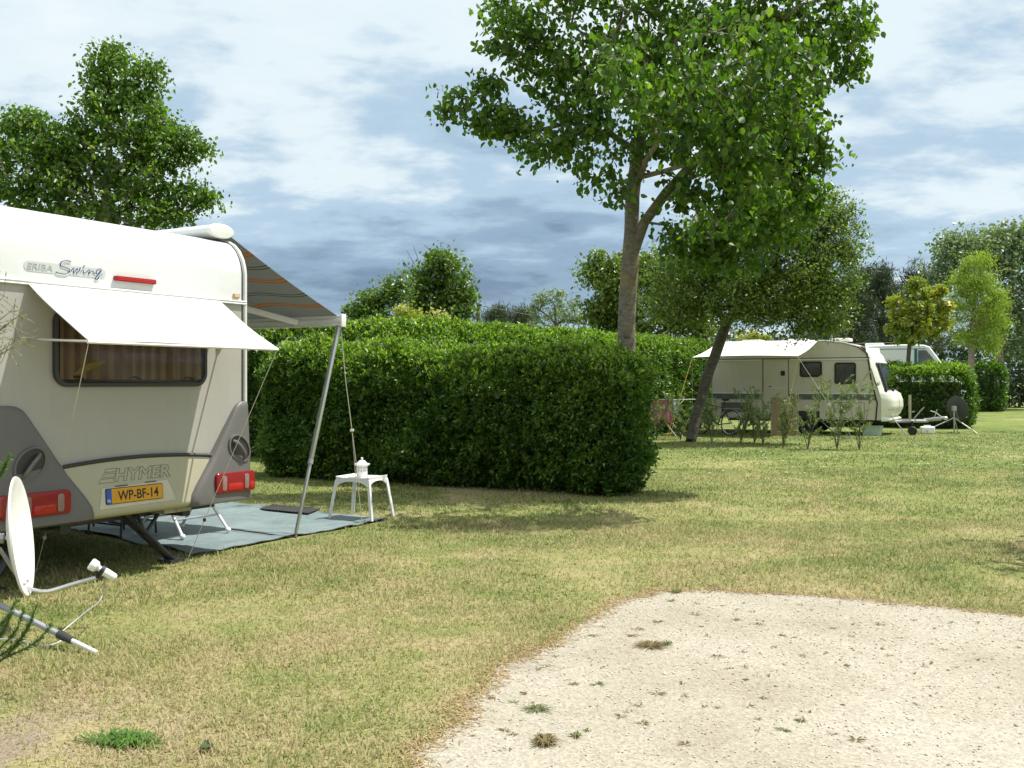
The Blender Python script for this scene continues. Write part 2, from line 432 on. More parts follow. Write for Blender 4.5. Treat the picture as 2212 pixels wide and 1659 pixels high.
def lawn_mat():
    m, t, out = nodes('dry_lawn'); p = t.nodes.new('ShaderNodeBsdfPrincipled'); t.links.new(p.outputs[0], out.inputs[0])
    pos = worldpos(t); c = lawn_color(t, pos)
    bare = rng01(t, nz(t, 0.9, 6, 0.65, pos, 0.5), 0.60, 0.70, 0, 0.55)
    c = mixc(t, bare, c, (0.34, 0.275, 0.20))
    dn = t.nodes.new('ShaderNodeVectorMath'); dn.operation = 'DISTANCE'; t.links.new(pos, dn.inputs[0]); dn.inputs[1].default_value = (-2.15, 3.9, 0)
    soil = mth(t, 'MULTIPLY', rng01(t, dn.outputs['Value'], 0.3, 1.3, 1, 0), rng01(t, nz(t, 2.6, 5, .65, pos), .40, .58, 0, .9))
    c = mixc(t, soil, c, (0.30, 0.245, 0.185))
    c = mixc(t, 1.0, c, rng01(t, nz(t, 70, 3, 0.7, pos), 0.3, 0.7, 0.68, 1.08), 'MULTIPLY')
    stv = t.nodes.new('ShaderNodeTexVoronoi'); stv.inputs['Scale'].default_value = 95; t.links.new(pos, stv.inputs['Vector'])
    c = mixc(t, 0.5, c, mixc(t, 1.0, c, mth(t, 'ADD', 0.55, stv.outputs['Color']), 'MULTIPLY'))
    t.links.new(c, p.inputs['Base Color']); p.inputs['Roughness'].default_value = 0.95; p.inputs['Specular IOR Level'].default_value = 0.1
    t.links.new(bumpn(t, nz(t, 55, 4, 0.7, pos), 0.8, 0.03), p.inputs['Normal'])
    return m
def blade_mat():
    m, t, out = nodes('grass_blade'); p = t.nodes.new('ShaderNodeBsdfPrincipled')
    g = t.nodes.new('ShaderNodeNewGeometry'); c = lawn_color(t, g.outputs['Position'], g.outputs['Random Per Island'])
    t.links.new(c, p.inputs['Base Color']); p.inputs['Roughness'].default_value = 0.6; p.inputs['Specular IOR Level'].default_value = 0.3
    tr = t.nodes.new('ShaderNodeBsdfTranslucent'); t.links.new(c, tr.inputs[0])
    mx = t.nodes.new('ShaderNodeMixShader'); mx.inputs[0].default_value = 0.35
    t.links.new(p.outputs[0], mx.inputs[1]); t.links.new(tr.outputs[0], mx.inputs[2]); t.links.new(mx.outputs[0], out.inputs[0])
    return m
def gravel_mat():
    m, t, out = nodes('pale_gravel'); p = t.nodes.new('ShaderNodeBsdfPrincipled'); t.links.new(p.outputs[0], out.inputs[0])
    pos = worldpos(t)
    c = ramp(t, nz(t, 0.8, 6, 0.65, pos, 0.3), [(0.3, (0.268, 0.238, 0.182)), (0.5, (0.34, 0.313, 0.252)), (0.7, (0.395, 0.37, 0.312))])
    vo = t.nodes.new('ShaderNodeTexVoronoi'); vo.inputs['Scale'].default_value = 75; t.links.new(pos, vo.inputs['Vector'])
    c = mixc(t, 0.45, c, mixc(t, 1.0, c, mth(t, 'ADD', 0.5, vo.outputs['Color']), 'MULTIPLY'))
    sp = nz(t, 46, 4, 0.75, pos); c = mixc(t, rng01(t, sp, 0.57, 0.70, 0, 0.6), c, (0.15, 0.12, 0.09))
    sp2 = nz(t, 160, 3, 0.7, pos); c = mixc(t, rng01(t, sp2, 0.56, 0.70, 0, 0.5), c, (0.17, 0.145, 0.115))
    t.links.new(c, p.inputs['Base Color']); p.inputs['Roughness'].default_value = 0.95; p.inputs['Specular IOR Level'].default_value = 0.15
    h = mth(t, 'ADD', vo.outputs['Distance'], mth(t, 'MULTIPLY', sp2, 0.8)); t.links.new(bumpn(t, h, 0.35, 0.012), p.inputs['Normal'])
    return m
M_lawn, M_blade, M_gravel = lawn_mat(), blade_mat(), gravel_mat()

g = MB(); g.grid(lambda u, v: (-700 + 1400 * u, -60 + 1560 * v, 0), 12, 12)
tag(g.build('ground', M_lawn, smooth=0), kind='structure')

GP = [(-0.9, -2.0), (-0.62, 2.0), (-0.50, 3.0), (-0.38, 3.77), (-0.28, 4.16), (-0.16, 4.62), (-0.04, 5.11), (0.10, 5.42), (0.25, 5.67), (0.50, 6.22), (0.76, 6.77), (1.0, 6.93), (1.28, 7.0), (1.75, 6.92),
      (2.17, 6.77), (2.7, 6.5), (3.19, 6.23), (4.2, 5.75), (5.4, 5.2), (7.0, 4.6), (7.4, -2.0)]
def rough_edge(P, amp, n=7, seed=3.1):
    out = []
    for i in range(len(P)):
        a = Vector((*P[i], 0)); b = Vector((*P[(i + 1) % len(P)], 0))
        for k in range(n):
            p = a.lerp(b, k / n); q = mnoise.noise_vector(Vector((p.x * 4.3, p.y * 4.3, seed))) * amp + mnoise.noise_vector(Vector((p.x * 17, p.y * 17, seed))) * amp * 0.6
            out.append((p.x + q.x, p.y + q.y))
    return out
GPE = rough_edge(GP, 0.075)
g = MB(); g.add([(x, y, 0.004) for x, y in GPE], [tuple(range(len(GPE)))])
tag(g.build('gravel_path', M_gravel, smooth=0), kind='structure')

def inpoly(X, Y, P):
    P = np.array(P); r = np.zeros(len(X), bool); j = len(P) - 1
    for i in range(len(P)):
        xi, yi = P[i]; xj, yj = P[j]
        c = ((yi > Y) != (yj > Y)) & (X < (xj - xi) * (Y - yi) / (yj - yi + 1e-12) + xi); r ^= c; j = i
    return r

# fast mesh from arrays
def fast_mesh(name, V, F, m, parent=None):
    me = bpy.data.meshes.new(name); V = np.asarray(V, np.float32); F = np.asarray(F, np.int32); k = F.shape[1]
    me.vertices.add(len(V)); me.vertices.foreach_set('co', V.ravel())
    me.loops.add(F.size); me.loops.foreach_set('vertex_index', F.ravel())
    me.polygons.add(len(F)); me.polygons.foreach_set('loop_start', np.arange(0, F.size, k, dtype=np.int32)); me.polygons.foreach_set('loop_total', np.full(len(F), k, np.int32))
    me.update(calc_edges=True); me.materials.append(m)
    o = bpy.data.objects.new(name, me); COL.objects.link(o)
    if parent: o.parent = parent
    return o
def nrm(a): return a / (np.linalg.norm(a, axis=1, keepdims=True) + 1e-9)
def leaf_arrays(P, size, rg, aspect=0.6, up=0.6, droop=0.0, six=False, dirs=None, dmix=0.0, bend=0.25):
    N = len(P); n = nrm(nrm(rg.normal(size=(N, 3))) + np.array([0, 0, up]))
    a = nrm(rg.normal(size=(N, 3)))
    if dirs is not None: a = nrm(a * (1 - dmix) + dirs * dmix)
    a = nrm(a + np.array([0, 0, -droop])); n = nrm(n - a * (n * a).sum(1, keepdims=True)); b = np.cross(n, a)
    L = (size * rg.uniform(0.5, 1.4, N))[:, None]; Wd = L * aspect
    if six:
        V = np.stack([P, P + a * L * .22 + b * Wd * .40 + n * Wd * .12, P + a * L * .60 + b * Wd * .42 + n * Wd * .10, P + a * L - n * L * bend * .5,
                      P + a * L * .60 - b * Wd * .42 + n * Wd * .10, P + a * L * .22 - b * Wd * .40 + n * Wd * .12], 1).reshape(-1, 3)
        i = np.arange(N)[:, None] * 6; F = np.concatenate([i + np.array([[0, 1, 2, 3]]), i + np.array([[0, 3, 4, 5]])], 0)
        return V, F
    V = np.stack([P, P + a * L * .45 + b * Wd * .5 + n * Wd * .12, P + a * L - n * L * bend * .4, P + a * L * .45 - b * Wd * .5 + n * Wd * .12], 1).reshape(-1, 3)
    i = np.arange(N)[:, None] * 4; F = np.concatenate([i + np.array([[0, 1, 2]]), i + np.array([[0, 2, 3]])], 0)
    return V, F

rg = np.random.default_rng(11)
MATP = None
# near caravan frame: local x = outwards from the rear, y = towards the hedge, z up
CAR_O = Vector((-2.85, 7.665, 0)); CAR_RZ = R(-30)
def car(x, y, z=0.0): return Vector((CAR_O.x + 0.8660254 * x + 0.5 * y, CAR_O.y - 0.5 * x + 0.8660254 * y, z))
mat_poly_local = [(-0.22, 0.72), (-0.04, 1.2), (-0.08, 2.0), (-0.04, 3.27), (-2.46, 3.52), (-3.6, 3.5), (-3.6, 1.15), (-2.2, 1.15), (-1.2, .85)]
MATP = [tuple(car(x, y).xy) for x, y in mat_poly_local]

def scatter(n, y0, y1, margin=2.0, pw=1.0):
    Y = np.sqrt(rg.uniform(y0 ** 2, y1 ** 2, n)); X = rg.uniform(-1, 1, n) * (0.53 * Y + margin); return X, Y
def blades():
    Vs, Fs, off = [], [], 0
    for (n, y0, y1, h0, h1, w) in ((175000, 2.7, 6.5, .018, .05, .0052), (125000, 6.5, 10.5, .02, .055, .0075), (96000, 10.5, 17, .02, .055, .012), (68000, 17, 30, .02, .055, .022), (5200, 3.4, 9.0, .05, .10, .005)):
        X, Y = scatter(n, y0, y1)
        e_ = rg.normal(size=n) * .055 * (rg.uniform(size=n) > .55); e2 = rg.normal(size=n) * .055
        ok = ~inpoly(X + e_, Y + e2, GPE) & ~inpoly(X, Y, MATP)
        big = np.array([mnoise.noise(Vector((float(x) * 0.9, float(y) * 0.9, 4.0))) for x, y in zip(X, Y)])
        ok &= rg.uniform(0, 1, n) < np.clip(1.0 + big * 1.0, 0.5, 1) * np.clip(.25 + np.hypot(X + 2.15, Y - 3.9) / 1.2, .25, 1)
        X, Y, big = X[ok], Y[ok], big[ok]; N = len(X)
        P = np.stack([X, Y, np.zeros(N)], 1); q = rg.uniform(0, 2 * np.pi, N); lean = rg.uniform(0.35, 1.45, N)
        h = rg.uniform(h0, h1, N) * np.clip(1 + big * 0.8, 0.6, 1.7)
        d = np.stack([np.cos(q) * np.sin(lean), np.sin(q) * np.sin(lean), np.cos(lean)], 1); sd = np.stack([-np.sin(q), np.cos(q), np.zeros(N)], 1)
        ww = w * rg.uniform(.6, 1.2, N)[:, None]
        mid = P + d * (h * .55)[:, None] + np.array([0, 0, .004]); tip = P + d * h[:, None] - np.array([0, 0, 1]) * (h * .12)[:, None]; tip[:, 2] = np.maximum(tip[:, 2], .003)
        V = np.stack([P - sd * ww * .5, P + sd * ww * .5, mid + sd * ww * .45, tip, mid - sd * ww * .45], 1).reshape(-1, 3)
        i = np.arange(N)[:, None] * 5 + off
        Fs += [i + np.array([[0, 1, 2]]), i + np.array([[0, 2, 4]]), i + np.array([[4, 2, 3]])]
        Vs.append(V); off += N * 5
    o = fast_mesh('grass', np.concatenate(Vs), np.concatenate(Fs), M_blade); tag(o, 'short half dry grass covering the pitch lawn', 'grass', kind='stuff')
blades()

def dead_edge():
    Vs, Fs, o = [], [], 0
    E = np.array(GPE); n = 9000; i = rg.integers(0, len(E), n); tt = rg.uniform(size=n)[:, None]; P2 = E[i] * (1 - tt) + E[(i + 1) % len(E)] * tt + rg.normal(size=(n, 2)) * .045
    P2 = P2[(P2[:, 1] > 3.3) & (P2[:, 0] < 4.5) & (P2[:, 0] > -1.2)]; N = len(P2); P = np.concatenate([P2, np.full((N, 1), .006)], 1)
    q = rg.uniform(0, 6.28, N); d = np.stack([np.cos(q), np.sin(q), rg.uniform(.0, .35, N)], 1); sd = np.stack([-np.sin(q), np.cos(q), np.zeros(N)], 1); h = rg.uniform(.015, .055, N)[:, None]; w = .0042
    V = np.stack([P - sd * w / 2, P + sd * w / 2, P + d * h * .6 + sd * w / 2, P + d * h * np.array([1, 1, .5]), P + d * h * .6 - sd * w / 2], 1).reshape(-1, 3); k = np.arange(N)[:, None] * 5
    m = leafmat('dead_straw', [(0, (0.20, 0.125, 0.06)), (0.5, (0.40, 0.29, 0.14)), (1, (0.52, 0.42, 0.25))], trans=.2, rough=.8, spec=.2, tmul=(1, 1, 1))
    tag(fast_mesh('dead_grass', V, np.concatenate([k + np.array([[0, 1, 2]]), k + np.array([[0, 2, 4]]), k + np.array([[4, 2, 3]])]), m), 'withered straw along the rim of the gravel', 'dead grass', kind='stuff')
dead_edge()

def stones():
    n = 14000; X = rg.uniform(-1, 5, n); Y = np.sqrt(rg.uniform(3.3 ** 2, 7.1 ** 2, n)); ok = inpoly(X, Y, GPE); X, Y = X[ok], Y[ok]; N = len(X)
    s = rg.uniform(.0025, .0075, N) * np.where(rg.uniform(size=N) > .97, 1.9, 1); q = rg.uniform(0, 6.28, N)
    oct_ = np.array([[1, 0, 0], [0, .8, 0], [-1, 0, 0], [0, -.8, 0], [0, 0, .7], [0, 0, -.5]])
    c, sn = np.cos(q), np.sin(q); V = np.zeros((N, 6, 3))
    for k in range(6):
        j = rg.uniform(.7, 1.3, N); V[:, k, 0] = (oct_[k, 0] * c - oct_[k, 1] * sn) * s * j + X; V[:, k, 1] = (oct_[k, 0] * sn + oct_[k, 1] * c) * s * j + Y; V[:, k, 2] = oct_[k, 2] * s * j + .005
    i = np.arange(N)[:, None] * 6; F = np.concatenate([i + np.array([f]) for f in ([0, 1, 4], [1, 2, 4], [2, 3, 4], [3, 0, 4], [1, 0, 5], [2, 1, 5], [3, 2, 5], [0, 3, 5])])
    m = leafmat('gravel_stone', [(0.0, (0.16, 0.13, 0.10)), (0.3, (0.42, 0.37, 0.30)), (1.0, (0.68, 0.64, 0.57))], trans=0.0, rough=0.9, spec=0.2)
    tag(fast_mesh('gravel_stones', V.reshape(-1, 3), F, m), 'loose pale stones on the gravel path', 'gravel', kind='stuff')
stones()

# weeds: low sprigs on the gravel, and a few bigger tufts that one can count
M_weed = leafmat('weed_leaf', [(0, (0.05, 0.09, 0.025)), (0.5, (0.10, 0.14, 0.04)), (1, (0.20, 0.20, 0.07))], rough=0.6)
M_dryweed = leafmat('dry_weed_leaf', [(0, (0.10, 0.06, 0.035)), (0.6, (0.24, 0.17, 0.08)), (1, (0.17, 0.18, 0.06))], rough=0.7)
M_tuft = leafmat('green_tuft_blade', [(0, (0.05, 0.13, 0.02)), (1, (0.13, 0.24, 0.04))], rough=0.5)
def tuft_arrays(c, r, n, h, w, flat=1.0):
    q = rg.uniform(0, 6.28, n); le = rg.uniform(.3, 1.0, n); d = np.stack([np.cos(q), np.sin(q), np.zeros(n)], 1); sd = np.stack([-np.sin(q), np.cos(q), np.zeros(n)], 1)
    P = np.array(c) + d * (rg.uniform(0, .35, n) * r)[:, None]; L = (r * le)[:, None]; H = (h * rg.uniform(.5, 1, n))[:, None]; ww = w * rg.uniform(.6, 1.2, n)[:, None]; z = np.array([0, 0, 1.])
    mid = P + d * L * .55 + z * H; tip = P + d * L * 1.05 + z * H * .45
    V = np.stack([P - sd * ww * .4, P + sd * ww * .4, mid + sd * ww * .5, tip, mid - sd * ww * .5], 1).reshape(-1, 3); i = np.arange(n)[:, None] * 5
    return V, np.concatenate([i + np.array([[0, 1, 2]]), i + np.array([[0, 2, 4]]), i + np.array([[4, 2, 3]])])
def merge(parts):
    Vs, Fs, o = [], [], 0
    for V, F in parts: Vs.append(V); Fs.append(F + o); o += len(V)
    return np.concatenate(Vs), np.concatenate(Fs)
def weeds():
    A, B = [], []
    spots = [(1450, 1300), (1560, 1310), (1500, 1330), (1420, 1345), (1370, 1375), (1515, 1355), (1640, 1350), (1590, 1340), (1690, 1375), (1280, 1375), (1200, 1420), (1380, 1360), (1240, 1480), (1290, 1480), (1420, 1500),
             (1270, 1580), (1340, 1550), (1160, 1530), (1110, 1520), (1090, 1580), (1110, 1590), (1390, 1565), (1480, 1610), (1650, 1510), (1740, 1420), (1830, 1440), (1800, 1360), (1900, 1350), (1730, 1560), (1850, 1600), (1690, 1580), (1130, 1500), (1060, 1510), (1180, 1440), (1550, 1420), (1610, 1470)]
    for k, (x, y) in enumerate(spots):
        p = gnd(x, y); dst = A if k % 5 in (0, 3) else B
        dst.append(tuft_arrays((p.x, p.y, .004), rg.uniform(.02, .06), int(rg.integers(14, 34)), rg.uniform(.003, .010), .004))
    for k in range(130):
        x, y = rg.uniform(-.3, 3.4), rg.uniform(3.9, 6.9)
        if not inpoly(np.array([x]), np.array([y]), GP)[0]: continue
        (B if k % 3 else A).append(tuft_arrays((x, y, .004), rg.uniform(.012, .04), 7, rg.uniform(.004, .012), .005))
    tag(fast_mesh('green_sprigs', *merge(A), M_weed), 'tiny green sprigs scattered over the gravel', 'weeds', kind='stuff')
    tag(fast_mesh('dry_sprigs', *merge(B), M_dryweed), 'tiny withered sprigs scattered over the gravel', 'weeds', kind='stuff')
    for (x, y, r, n, h, lab, m) in ((1178, 1608, .07, 130, .03, 'brown green weed tuft on gravel near the bottom edge of the photo', M_dryweed), (1405, 1397, .11, 150, .015, 'widest olive weed mat in the middle of the gravel', M_dryweed),
                                   (1440, 1393, .04, 45, .018, 'small dark green weed beside the widest weed mat on gravel', M_weed), (1460, 1281, .06, 60, .022, 'green weed at the back rim of the gravel', M_weed), (1245, 1593, .035, 40, .016, 'small green weed alone right of the brown green weed tuft', M_weed), (1160, 1535, .08, 60, .012, 'flat green weed strip near the lawn edge of the gravel', M_weed)):
        p = gnd(x, y); o = fast_mesh('weed_tuft', *tuft_arrays((0, 0, 0), r, n, h, .006), m); o.location = (p.x, p.y, .005); tag(o, lab, 'weed', 'weeds on the gravel')
    p = gnd(275, 1603); o = fast_mesh('grass_clump', *merge([tuft_arrays((rg.normal() * .055, rg.normal() * .035, 0), rg.uniform(.06, .13), 20, rg.uniform(.02, .055), .009) for _ in range(16)]), M_tuft); o.location = p; tag(o, 'lush green broad bladed grass clump in the dry lawn at bottom left', 'grass clump')
    D = []
    for k in range(240):
        X, Y = rg.uniform(2.5, 13), rg.uniform(15, 26)
        D.append(tuft_arrays((X, Y, .04), .02, 5, .008, .02))
    tag(fast_mesh('daisies', *merge(D), mat('daisy_petal', (0.75, 0.75, 0.68), 0.8)), 'white daisies dotted over the far lawn', 'daisies', kind='stuff')
weeds()

# ------------------------------------------------------------------ near caravan
caravan = thing('caravan', 'white and grey caravan seen from behind with yellow number plate WP-BF-14', 'caravan', CAR_O, CAR_RZ)
HW, HWL = 1.09, 1.175                                                # the far left edge lies just outside the photo
prof_low = [(0.0, .46), (0.0, 2.128), (-5.2, 2.128), (-5.42, 1.6), (-5.5, 1.0), (-5.3, .46)]
prof_up = [(0.0, 2.128), (0.0, 2.38), (-.008, 2.44), (-.03, 2.51), (-.07, 2.58), (-.125, 2.635), (-.19, 2.668), (-.30, 2.693), (-.6, 2.708), (-1.4, 2.72), (-4.1, 2.72), (-4.6, 2.66), (-4.95, 2.5), (-5.2, 2.128)]
MB().prism(prof_low, -HWL, HW, 'xz').build('body', M_lower, caravan)
MB().prism(prof_up, -HWL, HW, 'xz').build('upper_shell', M_shell, caravan, smooth=40)
MB().prism([(.0, 2.121), (.018, 2.121), (.022, 2.127), (.018, 2.133), (.010, 2.137), (.018, 2.141), (.022, 2.148), (.016, 2.154), (.0, 2.154)], -HWL - .012, HW + .012, 'xz').build('waist_trim', M_rail, caravan)
edge = [(x, z) for x, z in [(0.0, .60), (0.0, 1.3), (0.0, 2.1)] + prof_up[1:12]]
for s in (1, -1):
    MB().tube([(x + .002, s * ((HW if s > 0 else HWL) + .006), z) for x, z in edge], .017, 8).build('edge_rail', M_rail, caravan)
    MB().tube([(x + .001, s * ((HW if s > 0 else HWL) - .026), z) for x, z in edge], .006, 6).build('edge_gasket', M_dgrey, caravan)
# cream lower panel
def ztop(y): return .849 + .039 * (1 - ((y - .02) / .76) ** 2) - .008 * (y > 0) * y
def cream(u, v):
    y = -.76 + 1.52 * u; zt = ztop(y) - .012; z = .452 + (zt - .452) * v; k = 1 - v
    x = .022 + .035 * k ** .8
    if v < .09: x -= (.09 - v) * .32
    if v < .004: x = .0
    return (x, y, z)
MB().grid(cream, 24, 28).build('lower_panel', M_cream, caravan)
MB().grid(lambda u, v: (.024 + .012 * math.sin(math.pi * v), -.76 + 1.52 * u, ztop(-.76 + 1.52 * u) - .014 + .030 * v), 30, 4).build('dark_strip', M_dgrey, caravan)
# grey corner panels
YI = [(.45, .441), (.50, .436), (.568, .454), (.70, .566), (.823, .671), (1.05, .826), (1.16, .905), (1.225, .948), (1.265, .985), (1.29, 1.03), (1.297, 1.085)]
def yin(z):
    for (z0, a), (z1, b) in zip(YI, YI[1:]):
        if z <= z1: return a + (b - a) * (z - z0) / (z1 - z0)
    return YI[-1][1]
US = [(0, 0), (.015, .55), (.05, .86), (.12, 1), (.4, 1.0), (.75, .97), (.92, .88), (1, .62)]
zs = [.452, .458, .47, .50, .55, .62, .70, .80, .90, 1.0, 1.08, 1.15, 1.20, 1.24, 1.265, 1.28, 1.29, 1.2965]
def xf(z):
    k = min(max((1.30 - z) / .80, 0), 1); b = .026 + .068 * k ** .75
    if z < .47: b *= .55 + .45 * (z - .452) / .018
    if z > 1.27: b *= max(.35, (1.32 - z) / .05)
    return b
def corner_panel(s):
    mb = MB(); rows = []; ye = 1.112 if s > 0 else 1.197
    for z in zs:
        a = yin(z); row = [(max(xf(z) * p, .001), a + (ye - a) * u, z) for u, p in US] + [(-.02, ye + .006, z), (-.42 + .25 * max(0, (z - .5)), ye + .006, z)]
        rows.append([(x, s * y, zz) for x, y, zz in row])
    n = len(rows[0]); mb.add([p for r in rows for p in r], [(i * n + j, i * n + j + 1, (i + 1) * n + j + 1, (i + 1) * n + j) for i in range(len(rows) - 1) for j in range(n - 1)])
    b = [rows[0][j] for j in range(n)]; mb.add(b + [(-.1, s * .44, .455), (-.4, s * (ye + .006), .455)], [tuple(range(n)) + (n + 1, n)])
    p = mb.build('corner_panel', M_panel, caravan, smooth=50)
    # grab handle in an oval well
    cy, cz = s * .966, .895
    def ov(ry, rz, n=28, tilt=.32):
        return [(cy + math.cos(q) * ry * math.cos(tilt) + s * math.sin(q) * rz * math.sin(tilt) * -1, cz + s * math.cos(q) * ry * math.sin(tilt) * 0 + math.sin(q) * rz) for q in [2 * math.pi * k / n for k in range(n)]]
    x0 = xf(.9)
    MB().prism(ov(.125, .122), x0 - .01, x0 + .012, 'yz', hole=ov(.108, .107)).build('handle_rim', M_panel, caravan, bevel=(.004, 2))
    MB().prism(ov(.109, .108), x0 - .012, x0 + .003, 'yz').build('handle_well', M_dgrey, caravan)
    MB().tube(catmull([(x0 + .004, cy - s * .072, cz + .068), (x0 + .03, cy - s * .045, cz + .05), (x0 + .034, cy, cz + .005), (x0 + .03, cy + s * .04, cz - .05), (x0 + .004, cy + s * .052, cz - .085)], 5), .014, 8).build('grab_handle', M_panel, caravan)
    # tail lamp
    def sy(P): return [(s * a, b) for a, b in P]
    lm = MB(); pts = rr(.676, ye, .538, .704, .03)
    xb = xf(.62) - .012
    lm.prism(sy(pts), xb, xb + .034, 'yz'); lamp = lm.build('tail_lamp', M_red, caravan, bevel=(.008, 3))
    for a, b in ((.735, .785), (.985, 1.035)):
        MB().prism(sy(rr(a, b, .556, .682, .02)), xb + .033, xb + .039, 'yz').build('lamp_window', M_clear, lamp, bevel=(.003, 2))
    for a, b in ((.80, .965), (1.045, 1.10)):
        MB().prism(sy(rr(a, b, .555, .615, .02)), xb + .0335, xb + .037, 'yz').build('lamp_cell', M_reddark, lamp, bevel=(.002, 2))
corner_panel(1); corner_panel(-1)
# rear window: tinted acrylic bubble over curtains
wf = rr(-.752, .644, 1.422, 1.985, .11, 8); wi = rr(-.722, .614, 1.452, 1.955, .085, 8)
win = MB().prism(wf, 0, .036, 'yz', hole=wi).build('rear_window', M_dgrey, caravan, bevel=(.008, 2))
MB().prism(wi, .028, .033, 'yz').build('window_pane', M_glass, win, bevel=(.003, 2))
MB().prism(rr(-.72, .61, 1.454, 1.953, .08, 8), .0005, .0015, 'yz').build('window_back', M_dgrey, win)
MB().sheet(lambda u, v: (.0135 + .009 * math.sin(u * 84 + 1.2 * math.sin(u * 9) + .3 * math.sin(v * 3)) + .002 * math.sin(u * 171), -.70 + 1.29 * u, 1.475 + .475 * v), 160, 3, (.001, 0, 0)).build('window_curtain', M_curtain, win)
lp = [Vector((0, -.62 + .26 * k / 20, 1.50 + .10 * k / 20)) for k in range(21)]
MB().sheet(lambda u, v: (.0245, -.60 + .28 * u, 1.505 + .105 * u + (.052 * math.sin(math.pi * u ** .8)) * (v - .25)), 20, 4, (.001, 0, 0)).build('curtain_leaf_print', M_leafprint, win)
for yy in (-.60, -.1, .42):
    MB().box(.012, .026, yy, yy + .06, 1.487, 1.50).tube([(.02, yy + .05, 1.49), (.024, yy + .085, 1.478)], .006, 6).build('window_catch', M_black, win)
# high brake light, clearance marker
bl = MB().prism(rr(-.245, .131, 2.213, 2.251, .012), -.002, .03, 'yz').build('brake_light', M_red, caravan, bevel=(.006, 2))
MB().prism(rr(-.235, .12, 2.222, 2.24, .006), .0295, .033, 'yz').build('light_strip', M_reddark, bl, bevel=(.002, 1))
MB().prism(rr(.957, 1.028, 2.174, 2.211, .006), -.002, .016, 'yz').build('clearance_marker', M_amber, caravan, bevel=(.004, 2))
MB().prism(rr(.967, 1.018, 2.181, 2.205, .004), .0155, .018, 'yz').build('marker_reflector', M_logo, caravan)
# badge
badge = MB().prism(rr(-.967, -.312, 2.219, 2.290, .034, 8), -.001, .003, 'yz').build('name_badge', M_logo, caravan)
t_ = MB(); text_on(t_, 'ERIBA', -.945, -.752, 2.232, 2.275, .003, .003, shear=.22); t_.build('badge_lettering', M_logoletter, badge, smooth=0)
SW = [[(-0.606, 2.314), (-0.632, 2.319), (-0.666, 2.313), (-0.689, 2.294), (-0.683, 2.277), (-0.649, 2.268), (-0.617, 2.258), (-0.62, 2.24), (-0.643, 2.224), (-0.677, 2.221), (-0.706, 2.223), (-0.725, 2.23)],
      [(-0.611, 2.236), (-0.6, 2.254), (-0.581, 2.273), (-0.583, 2.235), (-0.553, 2.273), (-0.558, 2.237), (-0.543, 2.248), (-0.528, 2.281)],
      [(-0.532, 2.249), (-0.504, 2.265), (-0.502, 2.251), (-0.493, 2.243), (-0.477, 2.254), (-0.448, 2.275), (-0.461, 2.24), (-0.441, 2.259), (-0.425, 2.264), (-0.412, 2.249), (-0.403, 2.25)],
      [(-0.505, 2.288), (-0.491, 2.299)],
      [(-0.352, 2.289), (-0.372, 2.286), (-0.392, 2.268), (-0.394, 2.252), (-0.385, 2.247), (-0.368, 2.261), (-0.348, 2.28), (-0.363, 2.259), (-0.386, 2.234), (-0.403, 2.216), (-0.399, 2.208), (-0.383, 2.211), (-0.372, 2.226), (-0.37, 2.239), (-0.341, 2.25)]]
for nm, m_, dx, dy, dz, rad in (('script_outline', M_white, .003, .004, -.004, .0046), ('script_lettering', M_navy, .0055, 0, 0, .0036)):
    mb = MB()
    for k, st in enumerate(SW): mb.tube(catmull([(dx, y + dy, z + dz) for y, z in st], 5), rad * (1.25 if k == 0 else 1), 6)
    mb.build(nm, m_, badge)
# outline maker's name and three bars on the cream panel
mb = MB(); text_on(mb, 'HYMER', -.262, .258, .7165, .8125, .046, .003, shear=.24, outline=.010, emb=.035); 
def panel_x(z): return .022 + .035 * max(0.0, 1 - (z - .452) / (.876 - .452)) ** .8
for q in ([(-.334, .815), (-.234, .815), (-.246, .792), (-.347, .792)], [(-.358, .780), (-.25, .780), (-.261, .754), (-.372, .754)], [(-.383, .744), (-.265, .744), (-.272, .716), (-.402, .714)]):
    mb.tube([(.046, y, z) for y, z in q], .0016, 6, closed=True)
mb.v = [(x - .046 + panel_x(z) + .0005, y, z) for x, y, z in mb.v]
mb.build('maker_lettering', M_panel, caravan, smooth=0)
# number plate in its recess
def tilt_x(o):                                                        # the plate follows the slope of the panel
    for v_ in o.data.vertices: v_.co.x += panel_x(v_.co.z) - .046
    return o
tilt_x(MB().prism([(-.375, .675), (.225, .692), (.30, .528), (-.405, .524)], .046, .0495, 'yz').build('plate_recess', mat('recess_plastic', (.55, .53, .41), .45), caravan, bevel=(.003, 2)))
pl = tilt_x(MB().prism(rr(-.352, .171, .554, .672, .01), .0495, .056, 'yz').build('number_plate', M_letter, caravan, bevel=(.002, 2)))
tilt_x(MB().prism(rr(-.302, .166, .559, .667, .006), .0562, .0575, 'yz').build('plate_face', M_plate, pl))
tilt_x(MB().prism(rr(-.347, -.3025, .559, .667, .006), .0562, .0575, 'yz').build('plate_strip', M_blue, pl))
mb = MB(); text_on(mb, 'WP-BF-14', -.248, .124, .576, .648, .0577, .0012, emb=.014); tilt_x(mb.build('plate_lettering', M_letter, pl, smooth=0))
mb = MB(); text_on(mb, 'NL', -.340, -.310, .572, .594, .0577, .0012); tilt_x(mb.build('country_lettering', M_white, pl, smooth=0))
tilt_x(MB().box(.0497, .0535, -.26, -.15, .681, .687).build('plate_light', M_black, caravan))
tilt_x(MB().box(.0497, .0535, .01, .115, .688, .694).build('plate_light', M_black, caravan))
